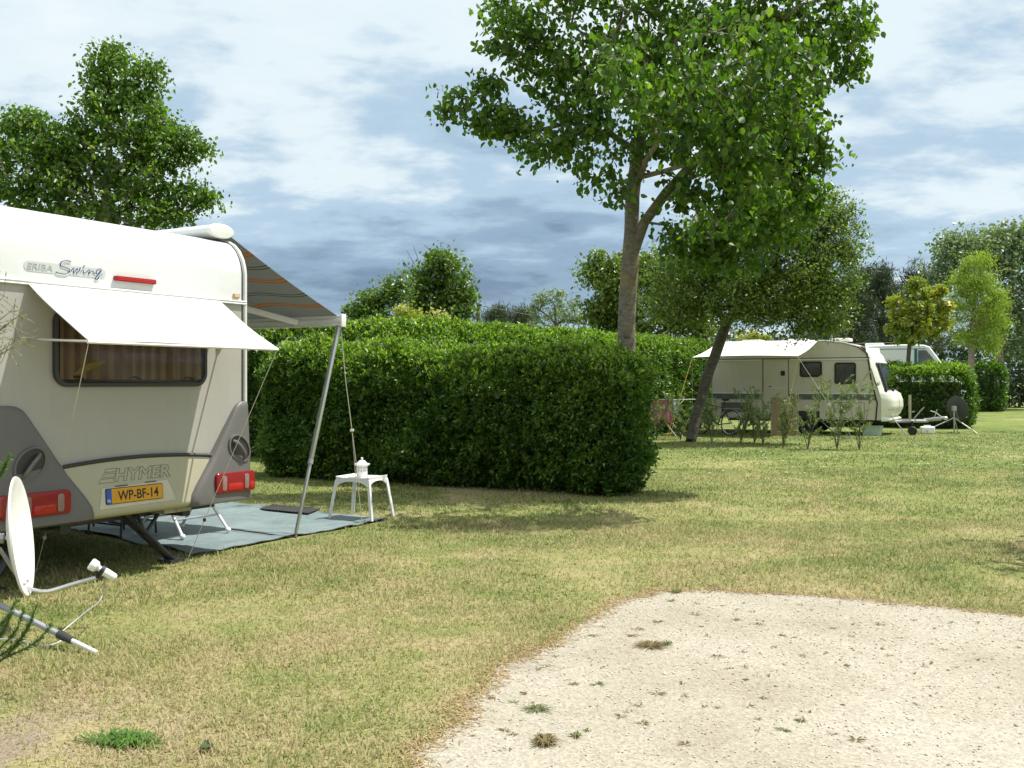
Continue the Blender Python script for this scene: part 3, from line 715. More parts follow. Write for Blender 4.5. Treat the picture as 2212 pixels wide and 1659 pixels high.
# underbody: chassis rails, axle, wheels, steadies, drawbar
MB().box(-4.9, -.12, .52, .60, .36, .46).box(-4.9, -.12, -.60, -.52, .36, .46).box(-.34, -.26, -1.0, 1.0, .38, .46).box(-2.9, -2.8, -1.0, 1.0, .26, .36).build('chassis', M_blacksteel, caravan)
MB().tube([(-4.9, .52, .40), (-6.5, .06, .42)], .045, 6).tube([(-4.9, -.52, .40), (-6.5, -.06, .42)], .045, 6).tube([(-6.4, 0, .44), (-6.8, 0, .46)], .04, 8).ell((-6.85, 0, .46), .07, .05, .05).build('drawbar', M_steel, caravan)
for s in (1, -1):
    T = Matrix.Translation((-2.85, s * .93, .32)) @ Matrix.Rotation(R(90), 4, 'X')
    w_ = MB().lathe([(.20, -.09), (.29, -.095), (.315, -.07), (.32, 0), (.315, .07), (.29, .095), (.20, .09)], T, 28).build('wheel', M_black, caravan)
    MB().lathe([(.001, -.05), (.15, -.06), (.2, -.08), (.205, 0), (.2, .08), (.15, .06), (.001, .05)], T, 24).build('wheel_rim', M_steel, w_)
def steady(s):
    top = Vector((-.24, s * .02, .44)); ft = Vector((-.13, s * .41, .025)); mb = MB()
    for dx in (-.045, .045):
        mb.tube([top + Vector((dx, 0, 0)), ft + Vector((dx * .6, 0, 0))], .021, 6)
    mid = top.lerp(ft, .47)
    mb.tube([mid, (-.22, s * .40, .44)], .016, 6); mb.tube([mid, (-.24, s * .16, .44)], .016, 6)
    mb.box(-.21, -.05, s * .41 - .07, s * .41 + .07, .004, .03); mb.tube([(-.30, s * .0, .44), (-.14, s * .0, .44)], .03, 8)
    mb.build('steady_leg', M_blacksteel, caravan)
steady(1)
MB().tube([(-.3, -.72, .44), (-.3, -1.02, .03)], .025, 6).box(-.38, -.22, -1.09, -.95, .004, .03).build('steady_leg', M_blacksteel, caravan)
MB().box(-.34, -.08, .30, .58, .405, .455).tube([(-.10, .43, .43), (-.065, .43, .43)], .018, 8).build('steady_bracket', M_cream, caravan, bevel=(.004, 1))

# awning on the side: cassette on the roof edge, fabric, lead rail, arms, legs
aw = thing('awning', 'rolled out grey awning with wavy orange stripes beside the white caravan', 'awning', CAR_O, CAR_RZ)
def casset(x): return [(1.0 + .13 * math.cos(q) + (.02 if math.cos(q) > 0 else 0), 2.757 + .058 * math.sin(q)) for q in [2 * math.pi * k / 20 for k in range(20)]]
MB().prism([(a - .02, b) for a, b in casset(0)], -4.2, -.20, 'yz').build('cassette', M_shell, aw, bevel=(.01, 2))
MB().prism([(1.0 + (a - 1.0) * 1.05 - .02, 2.757 + (b - 2.757) * 1.08) for a, b in casset(0)], -.20, -.16, 'yz').build('cassette_cap', M_rail, aw, bevel=(.016, 3))
YR, ZR, X0, X1 = 2.60, 2.075, -.17, -3.9
def fab(u, v):
    x = X0 - .06 + (X1 - X0 + .1) * u; y = 1.12 + (YR - 1.12) * v; z = 2.75 + (ZR + .045 - 2.75) * v - .035 * math.sin(math.pi * v) * (.55 + .45 * math.sin(math.pi * u))
    return (x, y, z)
MB().sheet(fab, 24, 14, (0, 0, .004)).build('awning_fabric', M_awning, aw)
MB().prism([(YR - .025, ZR - .05), (YR + .012, ZR - .055), (YR + .03, ZR - .02), (YR + .03, ZR + .03), (YR + .01, ZR + .055), (YR - .02, ZR + .05), (YR - .015, ZR + .02), (YR - .028, ZR + .012), (YR - .028, ZR - .012), (YR - .015, ZR - .02)], X1, X0, 'yz').build('lead_rail', M_rail, aw)
MB().box(X0, X0 + .022, YR - .035, YR + .036, ZR - .065, ZR + .064).build('rail_cap', M_white, aw, bevel=(.008, 2))
def bar(mb, a, b, w, h):
    a = Vector(a); b = Vector(b); d = (b - a); L = d.length; M = Matrix.Translation(a) @ d.to_track_quat('X', 'Z').to_matrix().to_4x4()
    return mb.box(0, L, -w / 2, w / 2, -h / 2, h / 2, M)
for a, b in (((-2.2, 1.15, 2.60), (-.70, YR - .06, ZR - .01)), ((-2.5, 1.15, 2.60), (-3.6, YR - .06, ZR - .01))):
    bar(MB(), a, b, .035, .06).build('folding_arm', M_rail, aw, bevel=(.008, 2))
LEGT, LEGF = Vector((X0 - .03, YR - .02, ZR - .05)), Vector((-.18, 1.925, .0))
lm = LEGT.lerp(LEGF, .66)
leg = bar(MB(), LEGT, lm, .036, .036).build('support_leg', M_alu, aw, bevel=(.006, 2))
bar(MB(), lm, LEGF, .026, .026).build('leg_extension', M_alu, leg, bevel=(.004, 2))
MB().tube([LEGT.lerp(LEGF, .648), LEGT.lerp(LEGF, .668)], .026, 10).build('leg_clamp', M_grey, leg)
leg = bar(MB(), (X1 + .05, YR - .02, ZR - .05), (X1 + .05, YR - .05, .0), .036, .036).build('support_leg', M_alu, aw, bevel=(.006, 2))
# guy rope of the awning
gr = thing('guy_rope', 'cord tied from the awning rail end down past the white lantern', 'rope', car(X0, YR))
gl = lambda p: p - car(X0, YR)
e0 = car(X0 - .02, YR, ZR - .06); e1 = car(-.11, 2.84, .01); a0 = e0.lerp(e1, .52)
mb = MB(); mb.tube([gl(e0), gl(e0.lerp(e1, .27) + Vector((-.01, 0, 0))), gl(a0)], .0042, 6)
mb.tube([gl(a0), gl(e0.lerp(e1, .8) + Vector((.012, 0, 0)))], .0036, 6).tube([gl(a0), gl(e0.lerp(e1, .8) + Vector((-.016, 0, 0)))], .0036, 6).tube([gl(e0.lerp(e1, .8)), gl(e1)], .004, 6)
mb.build('cord', M_rope, gr)
MB().box(-.02, .02, -.008, .008, -.012, .012, Matrix.Translation(gl(a0))).build('slider', M_white, gr, bevel=(.003, 1))
MB().tube([gl(e1 + Vector((.03, 0, .05))), gl(e1 + Vector((0, 0, -.02)))], .005, 6).build('peg', M_steel, gr)

# white canvas shade over the rear window
sh = thing('window_canopy', 'white canvas sunshade stretched out over the rear window', 'canopy', CAR_O, CAR_RZ)
def shade(u, v):
    y = -.945 + 1.742 * u + .004 * v; x = .02 + .63 * v; z = 2.122 - .40 * v - .016 * math.sin(math.pi * v) + .008 * math.sin(math.pi * u) * v + .0035 * math.sin(23 * u + 4 * v) * math.sin(math.pi * v) + .003 * math.sin(9 * u - 7 * v)
    return (x, y, z)
cv = MB().sheet(shade, 48, 20, (.002, 0, .003)).build('canvas', M_canopy, sh)
M_hem = cloth('canvas_hem', (.70, .69, .66), .05)
for u0, u1 in ((0, .022), (.978, 1)): MB().sheet(lambda u, v: Vector(shade(u0 + (u1 - u0) * u, v)) + Vector((.003, 0, .0035)), 2, 20, (.001, 0, .002)).build('hem', M_hem, cv)
MB().sheet(lambda u, v: Vector(shade(u, .94 + .055 * v)) + Vector((.003, 0, .0035)), 48, 2, (.001, 0, .002)).build('hem', M_hem, cv)
MB().tube([(.652, -.955, 1.716), (.652, .81, 1.718)], .010, 8).build('front_bar', M_canopy, sh)
for s, yy in ((-1, -.957), (1, .80)):
    st = MB().tube([(.02, yy, 1.75), (.645, yy, 1.722)], .009, 8).build('side_strut', M_alu, sh)
    MB().lathe([(.001, .022), (.018, .02), (.032, .008), (.034, 0)], Matrix.Translation((.0, yy, 1.75)) @ Matrix.Rotation(R(90), 4, 'Y'), 18).build('strut_rosette', M_cream, st)
for pts, lab in (([(.65, -.95, 1.70), None], 'thin cord from the left end of the canopy down behind the dish'), ([(.65, .79, 1.70), None], 'thin cord from the right end of the canopy to the steady leg')):
    left = pts[0][1] < 0; s0 = car(*pts[0]); e_ = gnd(76, 1240) if left else car(.06, .40, .02)
    r_ = thing('guy_rope', lab, 'rope', s0.xy.to_3d())
    off = s0.xy.to_3d()
    MB().tube([p - off for p in sag(s0, e_, .05 if left else .0, 12)], .003, 6).build('cord', M_rope, r_)
    k = s0.lerp(e_, .80); MB().box(-.012, .012, -.006, .006, -.014, .014, Matrix.Translation(k - off - Vector((0, 0, .03 if left else 0)))).build('slider', M_rope if left else M_black, r_, bevel=(.003, 1))
    MB().tube([e_ - off + Vector((.02, 0, .05)), e_ - off + Vector((0, 0, -.02))], .005, 6).build('peg', M_steel, r_)

# ground sheet, door mat, stool, lantern
def mat_sheet():
    m, t, out = nodes('blue_green_groundsheet'); p = t.nodes.new('ShaderNodeBsdfPrincipled'); t.links.new(p.outputs[0], out.inputs[0])
    co = objco(t); c = ramp(t, nz(t, 1.6, 5, .6, co, .5), [(.35, (.105, .155, .165)), (.65, (.18, .235, .24))]); c = mixc(t, rng01(t, nz(t, 30, 4, .7, co), .5, .75, 0, .35), c, (.36, .38, .32))
    t.links.new(c, p.inputs['Base Color']); p.inputs['Roughness'].default_value = .75
    t.links.new(bumpn(t, nz(t, 220, 2, .5, co), .3, .004), p.inputs['Normal']); return m
def mz(x, y): return .010 + .03 * max(0, mnoise.noise(Vector((x * 2.2, y * 3.4, 1.0)))) + .012 * max(0, mnoise.noise(Vector((x * 7, y * 7, 5.0))))
def msh(u, v):
    xr = -.10 - .10 * (1 - v) + .02 * math.sin(v * 11); x = xr + (-3.6 - xr) * u; yf = 3.27 + .25 * min(1, u * 1.5) + .015 * math.sin(u * 17); y0 = .70 + .45 * min(1, u / .6) + .03 * math.sin(u * 19); y = y0 + (yf - y0) * v
    return (x, y, mz(x, y))
gs = thing('groundsheet', 'blue green woven ground sheet spread under the striped awning', 'groundsheet', CAR_O, CAR_RZ)
MB().sheet(msh, 60, 60, (0, 0, .005)).build('sheet', mat_sheet(), gs)
MB().tube([Vector(msh(0, k / 60)) + Vector((.004, 0, .003)) for k in range(61)], .006, 5).build('hem', M_black, gs)
def dm(u, v): return (-1.12 - .74 * u + .16 * v - .08, 3.36 + .03 * u - .38 * v + .1, .030 + .004 * math.sin(u * 90))
o = MB().sheet(dm, 60, 6, (0, 0, .008)).build('door_mat', M_black); o.location = CAR_O; o.rotation_euler = (0, 0, CAR_RZ); tag(o, 'ribbed black door mat lying on the blue green ground sheet', 'doormat')

c0 = (gnd(722, 1125) + gnd(805, 1130) + gnd(842, 1123) + gnd(757, 1112)) / 4
stool = thing('plastic_stool', 'white moulded plastic stool with four splayed legs carrying a lantern', 'stool', (c0.x, c0.y, .022), R(-24))
def seat(u, v):
    x = -.205 + .41 * u; y = -.185 + .37 * v; return (x, y, .437 - .020 * math.sin(math.pi * u) ** .6 * math.sin(math.pi * v) ** .6 + .012 * (abs(2 * u - 1) ** 4))
MB().sheet(seat, 18, 14, (0, 0, -.022)).build('seat', M_white, stool, bevel=(.006, 2))
for sx in (-1, 1):
    MB().grid(lambda u, v: (sx * (.203 + .004 * v), -.17 + .34 * u, .43 - (.03 + .05 * (abs(2 * u - 1) ** 3)) * v), 16, 2).add([], []).build('apron', M_white, stool)
for sy in (-1, 1):
    MB().grid(lambda u, v: (-.19 + .38 * u, sy * (.184 + .003 * v), .425 - (.03 + .055 * (abs(2 * u - 1) ** 3)) * v), 16, 2).build('apron', M_white, stool)
for sx in (-1, 1):
    for sy in (-1, 1):
        mb = MB()
        for (a, zz_), nx in zip(((.0, .435), (.015, .40), (.075, 0.0)), range(3)):
            k = a
            mb.v += [((.19 + k) * sx + dx, (.17 + k * .75) * sy + dy, zz_) for dx, dy in ((-.026 * sx, .004 * sy), (.008 * sx, .008 * sy), (.004 * sx, -.030 * sy), (-.006 * sx, -.028 * sy), (-.008 * sx, -.008 * sy), (-.026 * sx, -.008 * sy))]
        mb.f += [(0, 1, 2, 3, 4, 5), (12, 13, 14, 15, 16, 17)] + [(b + i, b + (i + 1) % 6, b + 6 + (i + 1) % 6, b + 6 + i) for b in (0, 6) for i in range(6)]
        mb.build('leg', M_white, stool, bevel=(.003, 1))
la = thing('lantern', 'small white pierced lantern with domed lid standing on the stool', 'lantern', (c0.x + .0, c0.y + .02, .443), R(15))
MB().lathe([(.001, 0), (.062, 0), (.066, .004), (.066, .014), (.058, .018), (.060, .10), (.060, .125), (.078, .132), (.084, .146), (.080, .150), (.001, .150)], None, 32).build('body', M_white, la)
MB().lathe([(.060, .150), (.052, .160), (.040, .172), (.030, .182), (.012, .188), (.008, .196), (.014, .203), (.012, .212), (.001, .217)], None, 24).build('lid', M_white, la)
mb = MB()
for k in range(14):
    q = 2 * math.pi * k / 14; c_, s_ = math.cos(q), math.sin(q); T = Matrix(((-s_, 0, c_, .0606 * c_), (c_, 0, s_, .0606 * s_), (0, 1, 0, .108), (0, 0, 0, 1)))
    for (px_, pz, w, h, a) in ((0, .004, .0045, .011, .5 if k % 2 else -.5), (0, -.026 if k % 2 else -.034, .004, .014, 0)):
        mb.add([T @ Vector((w * math.cos(j * 1.047) * math.cos(a) - h * math.sin(j * 1.047) * math.sin(a), pz + w * math.cos(j * 1.047) * math.sin(a) + h * math.sin(j * 1.047) * math.cos(a), .0006)) for j in range(6)], [(0, 1, 2, 3, 4, 5)])
mb.build('pierced_holes', M_dgrey, la, smooth=0)

# folding chair and black rack on the ground sheet, half hidden by the caravan
ch = thing('folding_chair', 'white framed folding camping chair behind the steady leg on the ground sheet', 'camping chair', car(-1.15, 1.45, .03), CAR_RZ)
feet = [(.28, -.26), (.32, .26), (-.33, -.28), (-.30, .25)]
for k, (fx, fy) in enumerate(feet):
    tx = fx * .15; l_ = MB().tube([(fx, fy, .015), (tx * -1, fy * .9, .44)], .0145, 10).build('leg', M_white, ch)
    MB().ell((fx, fy, .018), .027, .027, .024, 12, 8).build('foot_cap', M_white, l_)
MB().box(-.26, .26, -.25, .25, .435, .455).build('seat', M_grey, ch, bevel=(.01, 2))
MB().sheet(lambda u, v: (-.27 - .22 * v, -.24 + .48 * u, .46 + .5 * v), 6, 6, (.012, 0, 0)).build('backrest', M_grey, ch)
MB().tube([(.18, -.26, .16), (.20, .26, .16)], .010, 8).tube([(-.2, -.27, .16), (-.19, .25, .16)], .010, 8).build('stretcher', M_grey, ch)
rk = thing('metal_rack', 'low black metal rack under the caravan edge on the ground sheet', 'rack', car(-1.80, 1.10, .03), CAR_RZ)
mb = MB()
for x in (-.45, .0, .45):
    for y in (-.2, .2): mb.tube([(x, y, 0), (x, y * .85, .42)], .011, 8)
for y in (-.2, .2): mb.tube([(-.45, y * .95, .12), (.45, y * .95, .12)], .009, 6).tube([(-.45, y * .85, .42), (.45, y * .85, .42)], .011, 6).tube([(-.45, y * .9, .27), (.45, y * .9, .27)], .007, 6)
mb.build('frame', M_blacksteel, rk)
bg_ = MB().grid(lambda u, v: (.0 + (.20 + .03 * math.sin(9 * u + 5 * v)) * math.cos(6.283 * u) * math.sin(math.pi * (.08 + .9 * v)), (.15 + .02 * math.sin(14 * u)) * math.sin(6.283 * u) * math.sin(math.pi * (.08 + .9 * v)), .13 - .12 * math.cos(math.pi * v)), 28, 12).build('plastic_bag', M_clearplastic)
bg_.location = car(-1.95, 1.45, .03); tag(bg_, 'crumpled clear plastic bag behind the black rack', 'bag')
ca = MB().tube([gnd(500, 1150) + Vector((0, 0, .03)), gnd(560, 1158) + Vector((0, 0, .03)), gnd(640, 1166) + Vector((0, 0, .02))], .006, 6).build('cable', M_dgrey)
tag(ca, 'thin dark cable lying across the blue green ground sheet', 'cable')

# satellite dishes
def dish(name, label, base, az, tiltup, r, mcol, mast_h, cz, legs, bmat, group, lnbl=.62, sleeve=True, mast_off=(-.06, 0)):
    d = thing(name, label, 'satellite dish', base, 0, group)
    N = Vector((math.cos(az) * math.cos(tiltup), math.sin(az) * math.cos(tiltup), math.sin(tiltup)))
    rt = Vector((-math.sin(az), math.cos(az), 0)); upv = N.cross(rt).normalized()
    if upv.z < 0: upv = -upv
    C = Vector((mast_off[0] * -1 * 0, 0, cz)) + Vector((math.cos(az), math.sin(az), 0)) * .22
    M = Matrix.Translation(C) @ Matrix((( rt.x, upv.x, N.x), (rt.y, upv.y, N.y), (rt.z, upv.z, N.z))).to_4x4()
    mb = MB(); prof = [(1e-4, -.055)] + [(r * k / 10, -.055 * (1 - (k / 10) ** 2)) for k in range(1, 11)] + [(r + .012, .002), (r + .014, -.008), (r + .004, -.014)] + [(r * k / 10 - .004, -.06 * (1 - (k / 10) ** 2) - .012) for k in range(9, 0, -1)] + [(1e-4, -.1)]
    Ms = M @ Matrix.Diagonal((.92, 1.06, 1, 1)); mb.lathe(prof, Ms, 48).build('reflector', mcol, d)
    mb = MB(); mb.tube([M @ Vector((0, 0, -.10)), Vector((0, 0, cz))], .03, 8); mb.box(-.05, .05, -.06, .06, cz - .07, cz + .07); mb.tube([M @ Vector((0, -r * .95, -.02)), M @ Vector((0, -.05, -.13))], .012, 6)
    mb.build('mount', M_steel, d)
    MB().tube([(0, 0, mast_off[1]), (0, 0, mast_h)], .02, 12).build('mast', bmat, d)
    bot = M @ Vector((0, -r * .98, -.005)); elb = bot + Vector((math.cos(az), math.sin(az), 0)) * .10 + Vector((0, 0, -.025)); end = bot + Vector((math.cos(az), math.sin(az), 0)) * lnbl * .80 + Vector((0, 0, .045))
    MB().tube(catmull([bot - Vector((math.cos(az), math.sin(az), 0)) * .04 + Vector((0, 0, .02)), bot, elb, elb.lerp(end, .5), end], 4), .0125, 8).build('feed_arm', M_alu if mcol is not M_darkdish else M_steel, d)
    for bx in (-.05, .05): mbq = MB().lathe([(1e-4, .008), (.008, .007), (.009, 0), (.009, -.02)], M @ Matrix.Translation((bx, -r * .86, -.012)), 10).build('bolt', M_steel, d)
    ax = (C + N * .02 - end).normalized()
    hd = MB(); Mh = Matrix.Translation(end + Vector((0, 0, .045)) + Vector((math.cos(az), math.sin(az), 0)) * .02) @ ax.to_track_quat('Z', 'Y').to_matrix().to_4x4()
    lnb = hd.lathe([(1e-4, -.10), (.018, -.10), (.024, -.09), (.026, -.02), (.018, -.01), (.018, .015), (.034, .03), (.036, .062), (.030, .07), (1e-4, .072)], Mh, 20).build('receiver', M_white if mcol is not M_darkdish else M_black, d)
    MB().lathe([(.028, -.022), (.030, -.02), (.030, .0), (.028, .002)], Mh, 16).tube([end - Vector((0, 0, .005)), end + Vector((0, 0, .04))], .014, 8).build('receiver_clamp', M_black, d)
    for (lx, ly, lz, tz) in legs:
        l_ = MB().tube([(0, 0, tz), (lx * .70, ly * .70, tz + (lz - tz) * .70)], .0165, 10).build('leg', bmat, d)
        if sleeve:
            MB().tube([(lx * .69, ly * .69, tz + (lz - tz) * .69), (lx * .72, ly * .72, tz + (lz - tz) * .72), (lx * .80, ly * .80, tz + (lz - tz) * .80)], [.024, .024, .018], 12).build('leg_sleeve', M_dgrey, l_)
        MB().tube([(lx * .78, ly * .78, tz + (lz - tz) * .78), (lx, ly, lz)], .0125, 10).build('leg_tip', M_white if sleeve else bmat, l_)
    return d, end
nb = Vector((-3.06, 5.76, 0)); ft = gnd(210, 1416)
dv = (ft - nb)
nd, nend = dish('satellite_dish', 'white satellite dish on a grey tripod behind the caravan', nb, R(16), R(6), .315, M_white, .62, .56, [(dv.x, dv.y, .014, .225), (-.62, .5, .012, .225), (-.3, -.72, .012, .225)], M_grey, 'satellite dishes on tripods', lnbl=.47, mast_off=(0, .12))
# coax from the receiver to the leg
p0 = nb + nend + Vector((.05, 0, .01)); p1 = nb + Vector((dv.x * .72, dv.y * .72, .10))
o = MB().tube(catmull([p0, p0 + Vector((-.015, -.03, -.13)), p0.lerp(p1, .62) + Vector((.03, 0, -.02)), p1], 6), .0035, 6).build('coax_cable', M_grey); tag(o, 'grey cable hanging from the white dish receiver to its tripod leg', 'cable')
o = MB().tube(catmull([gnd(-60, 1385) + Vector((0, 0, .02)), gnd(30, 1389) + Vector((0, 0, .018)), gnd(105, 1399) + Vector((0, 0, .012)), gnd(150, 1392) + Vector((0, 0, .05))], 6), .005, 6).build('loose_cable', M_white); tag(o, 'white cable lying on the grass under the tripod leg', 'cable')

# ------------------------------------------------------------------ hedges
def hedge_box(name, label, base, rz, L, T, H, nsh, ls, m, core, group='clipped hedges between the pitches', lump=.12, lpw=9, H2=None, young=None, seed=1.0, faces=('f', 'b', 't', 'l', 'r')):
    root = thing(name, label, 'hedge', base, rz, group)
    area = {'f': L * H, 'b': L * H * .35, 't': L * T * 1.3, 'l': T * H, 'r': T * H}
    tot = sum(area[k] for k in faces); Ps, Ds, Hs = [], [], []
    for k in faces:
        n = int(nsh * area[k] / tot); u = rg.uniform(0, 1, n); w = rg.uniform(0, 1, n)
        z_ = np.zeros(n)
        if k in 'fb':
            s = -1 if k == 'f' else 1; P = np.stack([u * L, z_ + (T if s > 0 else 0), .04 + w * (H - .04)], 1); N = np.array([0, s, 0.])
        elif k == 't': P = np.stack([u * L, w * T, z_ + H], 1); N = np.array([0, 0, 1.])
        else:
            s = -1 if k == 'l' else 1; P = np.stack([z_ + (L if s > 0 else 0), u * T, .04 + w * (H - .04)], 1); N = np.array([s, 0, 0.])
        # round the top edges and pull in the foot
        rnd = np.clip((P[:, 2] - (H - .5)) / .5, 0, 1) ** 2 * .34 + np.clip((.45 - P[:, 2]) / .45, 0, 1) ** 1.3 * .24
        a_ = P[:, 0] if k in 'fb' else P[:, 1]; M_ = L if k in 'fb' else T
        if k in 'fblr': rnd += np.clip(1 - np.minimum(a_, M_ - a_) / .4, 0, 1) ** 2 * .22
        if k in 'fblr': P -= N * rnd[:, None]
        else:
            e = np.minimum(np.minimum(P[:, 0], L - P[:, 0]), np.minimum(P[:, 1], T - P[:, 1])); P[:, 2] -= np.clip(1 - e / .4, 0, 1) ** 2 * .26
        lum = np.array([.55 * mnoise.noise(Vector((p[0] * .55 + seed, p[1] * .55, p[2] * .6 + seed * 2))) + mnoise.noise(Vector((p[0] * 1.15 + seed, p[1] * 1.15, p[2] * 1.35 + seed))) + .5 * mnoise.noise(Vector((p[0] * 3.1, p[1] * 3.1 + seed, p[2] * 3.1))) for p in P])
        P = P + N * (lum * lump)[:, None] - N * (rg.uniform(0, 1, n) ** 1.6 * .16)[:, None]
        D = nrm(rg.normal(size=(n, 3)) * .55 + N * .9 + np.array([0, 0, .45]))
        if k == 't': D = nrm(rg.normal(size=(n, 3)) * .4 + np.array([0, 0, 1.]))
        Hs.append(P[:, 2] / H)
        if H2: P[:, 2] *= 1 + (H2 / H - 1) * np.clip(P[:, 0] / L, 0, 1)
        Ps.append(P); Ds.append(D)
    P = np.concatenate(Ps); D = np.concatenate(Ds); n = len(P)
    shl = rg.uniform(.05, .15, n) * np.where(rg.uniform(size=n) > .94, rg.uniform(1.5, 2.6, n), 1)
    t_ = rg.uniform(0, 1, (n, lpw)); Q = P[:, None, :] + D[:, None, :] * (t_ * shl[:, None])[:, :, None] + rg.normal(size=(n, lpw, 3)) * .012
    dd = nrm(np.repeat(D, lpw, 0) * .6 + rg.normal(size=(n * lpw, 3)) * .6)
    V, F = leaf_arrays(Q.reshape(-1, 3), ls, rg, aspect=.5, up=1.15, dirs=dd, dmix=.7)
    fast_mesh('foliage', V, F, m, root)
    if young is not None:  # extra top shoots in the brighter colour make the crest look sunlit
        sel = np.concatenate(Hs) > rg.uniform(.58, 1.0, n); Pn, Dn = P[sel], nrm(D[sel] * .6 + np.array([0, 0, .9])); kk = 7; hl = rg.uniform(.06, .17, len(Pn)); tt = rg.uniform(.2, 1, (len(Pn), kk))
        Qn = Pn[:, None, :] + Dn[:, None, :] * (tt * hl[:, None])[:, :, None] + rg.normal(size=(len(Pn), kk, 3)) * .012
        fast_mesh('young_sunlit_shoots', *leaf_arrays(Qn.reshape(-1, 3), ls * .9, rg, aspect=.45, up=1.0, dirs=nrm(np.repeat(Dn, kk, 0) + rg.normal(size=(len(Pn) * kk, 3)) * .5), dmix=.7), young, root)
    c = .24
    def lum3(p): return Vector(p) * 1.0
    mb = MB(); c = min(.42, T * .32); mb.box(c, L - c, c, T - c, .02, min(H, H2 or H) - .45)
    for k in range(int(L * 5)):
        x = rg.uniform(.1, L - .1); y = rg.uniform(.15, T - .15); q = rg.uniform(-.2, .2); mb.tube([(x, y, 0), (x + q * .5, y, H * .4), (x + q, y + q * .5, H * .85)], [.018, .013, .006], 5)
    mb.build('stems', core, root, smooth=0)
    return root
M_hl = leafmat('hedge_leaf', [(0, (0.030, 0.075, 0.013)), (0.5, (0.066, 0.138, 0.02)), (0.85, (0.13, 0.225, 0.034)), (1, (0.24, 0.33, 0.07))], trans=.40, rough=.34, patch=.3)
M_young_sunlit = leafmat('hedge_young_sunlit_leaf', [(0, (0.15, 0.245, 0.034)), (0.6, (0.25, 0.365, 0.05)), (1, (0.37, 0.46, 0.10))], trans=.45, rough=.36)  # new growth, its leaf colour brightened to paint sunlight onto the hedge tops
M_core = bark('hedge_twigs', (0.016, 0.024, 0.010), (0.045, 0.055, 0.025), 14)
# front hedge: from its right end (1.5, 12.6) away to the left
A = R(150.0)
def hedge_line(name, label, p_right, p_left, T, H, nsh, ls, m, **k):
    "front face runs from p_left to p_right as seen from the pitch in front"
    pl, pr = Vector((*p_left, 0)), Vector((*p_right, 0)); d = pr - pl
    return hedge_box(name, label, pl, math.atan2(d.y, d.x), d.length, T, H, nsh, ls, m, M_core, **k)
hedge_line('hedge', 'dense shaded clipped hedge right behind the plastic stool', (1.42, 12.55), (-3.95, 15.45), 1.15, 1.98, 17000, .060, M_hl, seed=2.0, H2=1.72, lump=.21, young=M_young_sunlit)
hedge_line('hedge', 'tall sunlit hedge running back behind the dense shaded hedge', (6.7, 32.5), (-1.75, 17.9), 1.6, 2.50, 13500, .078, M_hl, seed=5.0, faces=('f', 't', 'r'), H2=2.72, young=M_young_sunlit)
hedge_line('hedge', 'tall sunlit hedge behind the lead rail of the striped awning', (-1.9, 17.7), (-7.0, 20.6), 1.4, 2.50, 6000, .075, M_hl, seed=6.0, faces=('f', 't', 'l'), young=M_young_sunlit)
hedge_line('hedge', 'hedge behind the tow bar of the beige caravan with a sunlit right end', (14.3, 31.3), (10.3, 33.6), 2.4, 1.93, 5200, .085, M_hl, seed=8.0, lump=.22, young=M_young_sunlit)
hedge_line('hedge', 'darkest far hedge at the right below the silvery poplar', (24.5, 50.0), (21.3, 52.0), 2.4, 2.35, 1500, .15, M_hl, seed=9.0)

# ------------------------------------------------------------------ trees
def grow(trunk, limbs, blobs, jit=.12, step=.35, ntip_scale=1.0, zbias=.25, seed=0):
    "skeleton: trunk and limb polylines first, then every twig tip is joined to the nearest wood"
    r_ = np.random.default_rng(seed)
    pos, par, fixed = [], [], []
    def addpoly(P, start=None):
        last = start
        for i, p in enumerate(P):
            if last is not None:
                a = np.array(pos[last]); b = np.array(p); n = max(1, int(np.linalg.norm(b - a) / step))
                for k in range(1, n + 1):
                    pos.append(a + (b - a) * k / n + (r_.normal(size=3) * jit * .12 if k < n else 0)); par.append(last); last = len(pos) - 1
            else: pos.append(np.array(p, float)); par.append(-1); last = 0
        return last
    addpoly(trunk)
    for L_ in limbs:
        d = [np.linalg.norm(np.array(p) - np.array(L_[0])) for p in pos]; addpoly(L_[1:], int(np.argmin(d)))
    tips, T = [], []
    for (cx, cy, cz, rx, ry, rz, n) in blobs:
        k = max(1, int(n * ntip_scale)); q = nrm(r_.normal(size=(k, 3))) * (r_.uniform(.12, 1, k) ** .45)[:, None]
        T.append(np.array([cx, cy, cz]) + q * np.array([rx, ry, rz]))
    T = np.concatenate(T); top = np.array(trunk[-1]); T = T[np.argsort(np.linalg.norm(T - (np.array(trunk[0]) * .35 + top * .65), axis=1))]
    for p in T:
        A_ = np.array(pos); d = np.linalg.norm(A_ - p, axis=1) + np.maximum(A_[:, 2] - p[2], 0) * zbias * 2; j = int(np.argmin(d)); a = A_[j]
        n = max(1, int(np.linalg.norm(p - a) / step)); last = j; bow = np.array([0, 0, 1.]) * np.linalg.norm(p - a) * .08
        for k in range(1, n + 1):
            t = k / n; pos.append(a + (p - a) * t + bow * math.sin(math.pi * t) + (r_.normal(size=3) * jit * .4 if k < n else 0)); par.append(last); last = len(pos) - 1
        tips.append(last)
    return pos, par, tips
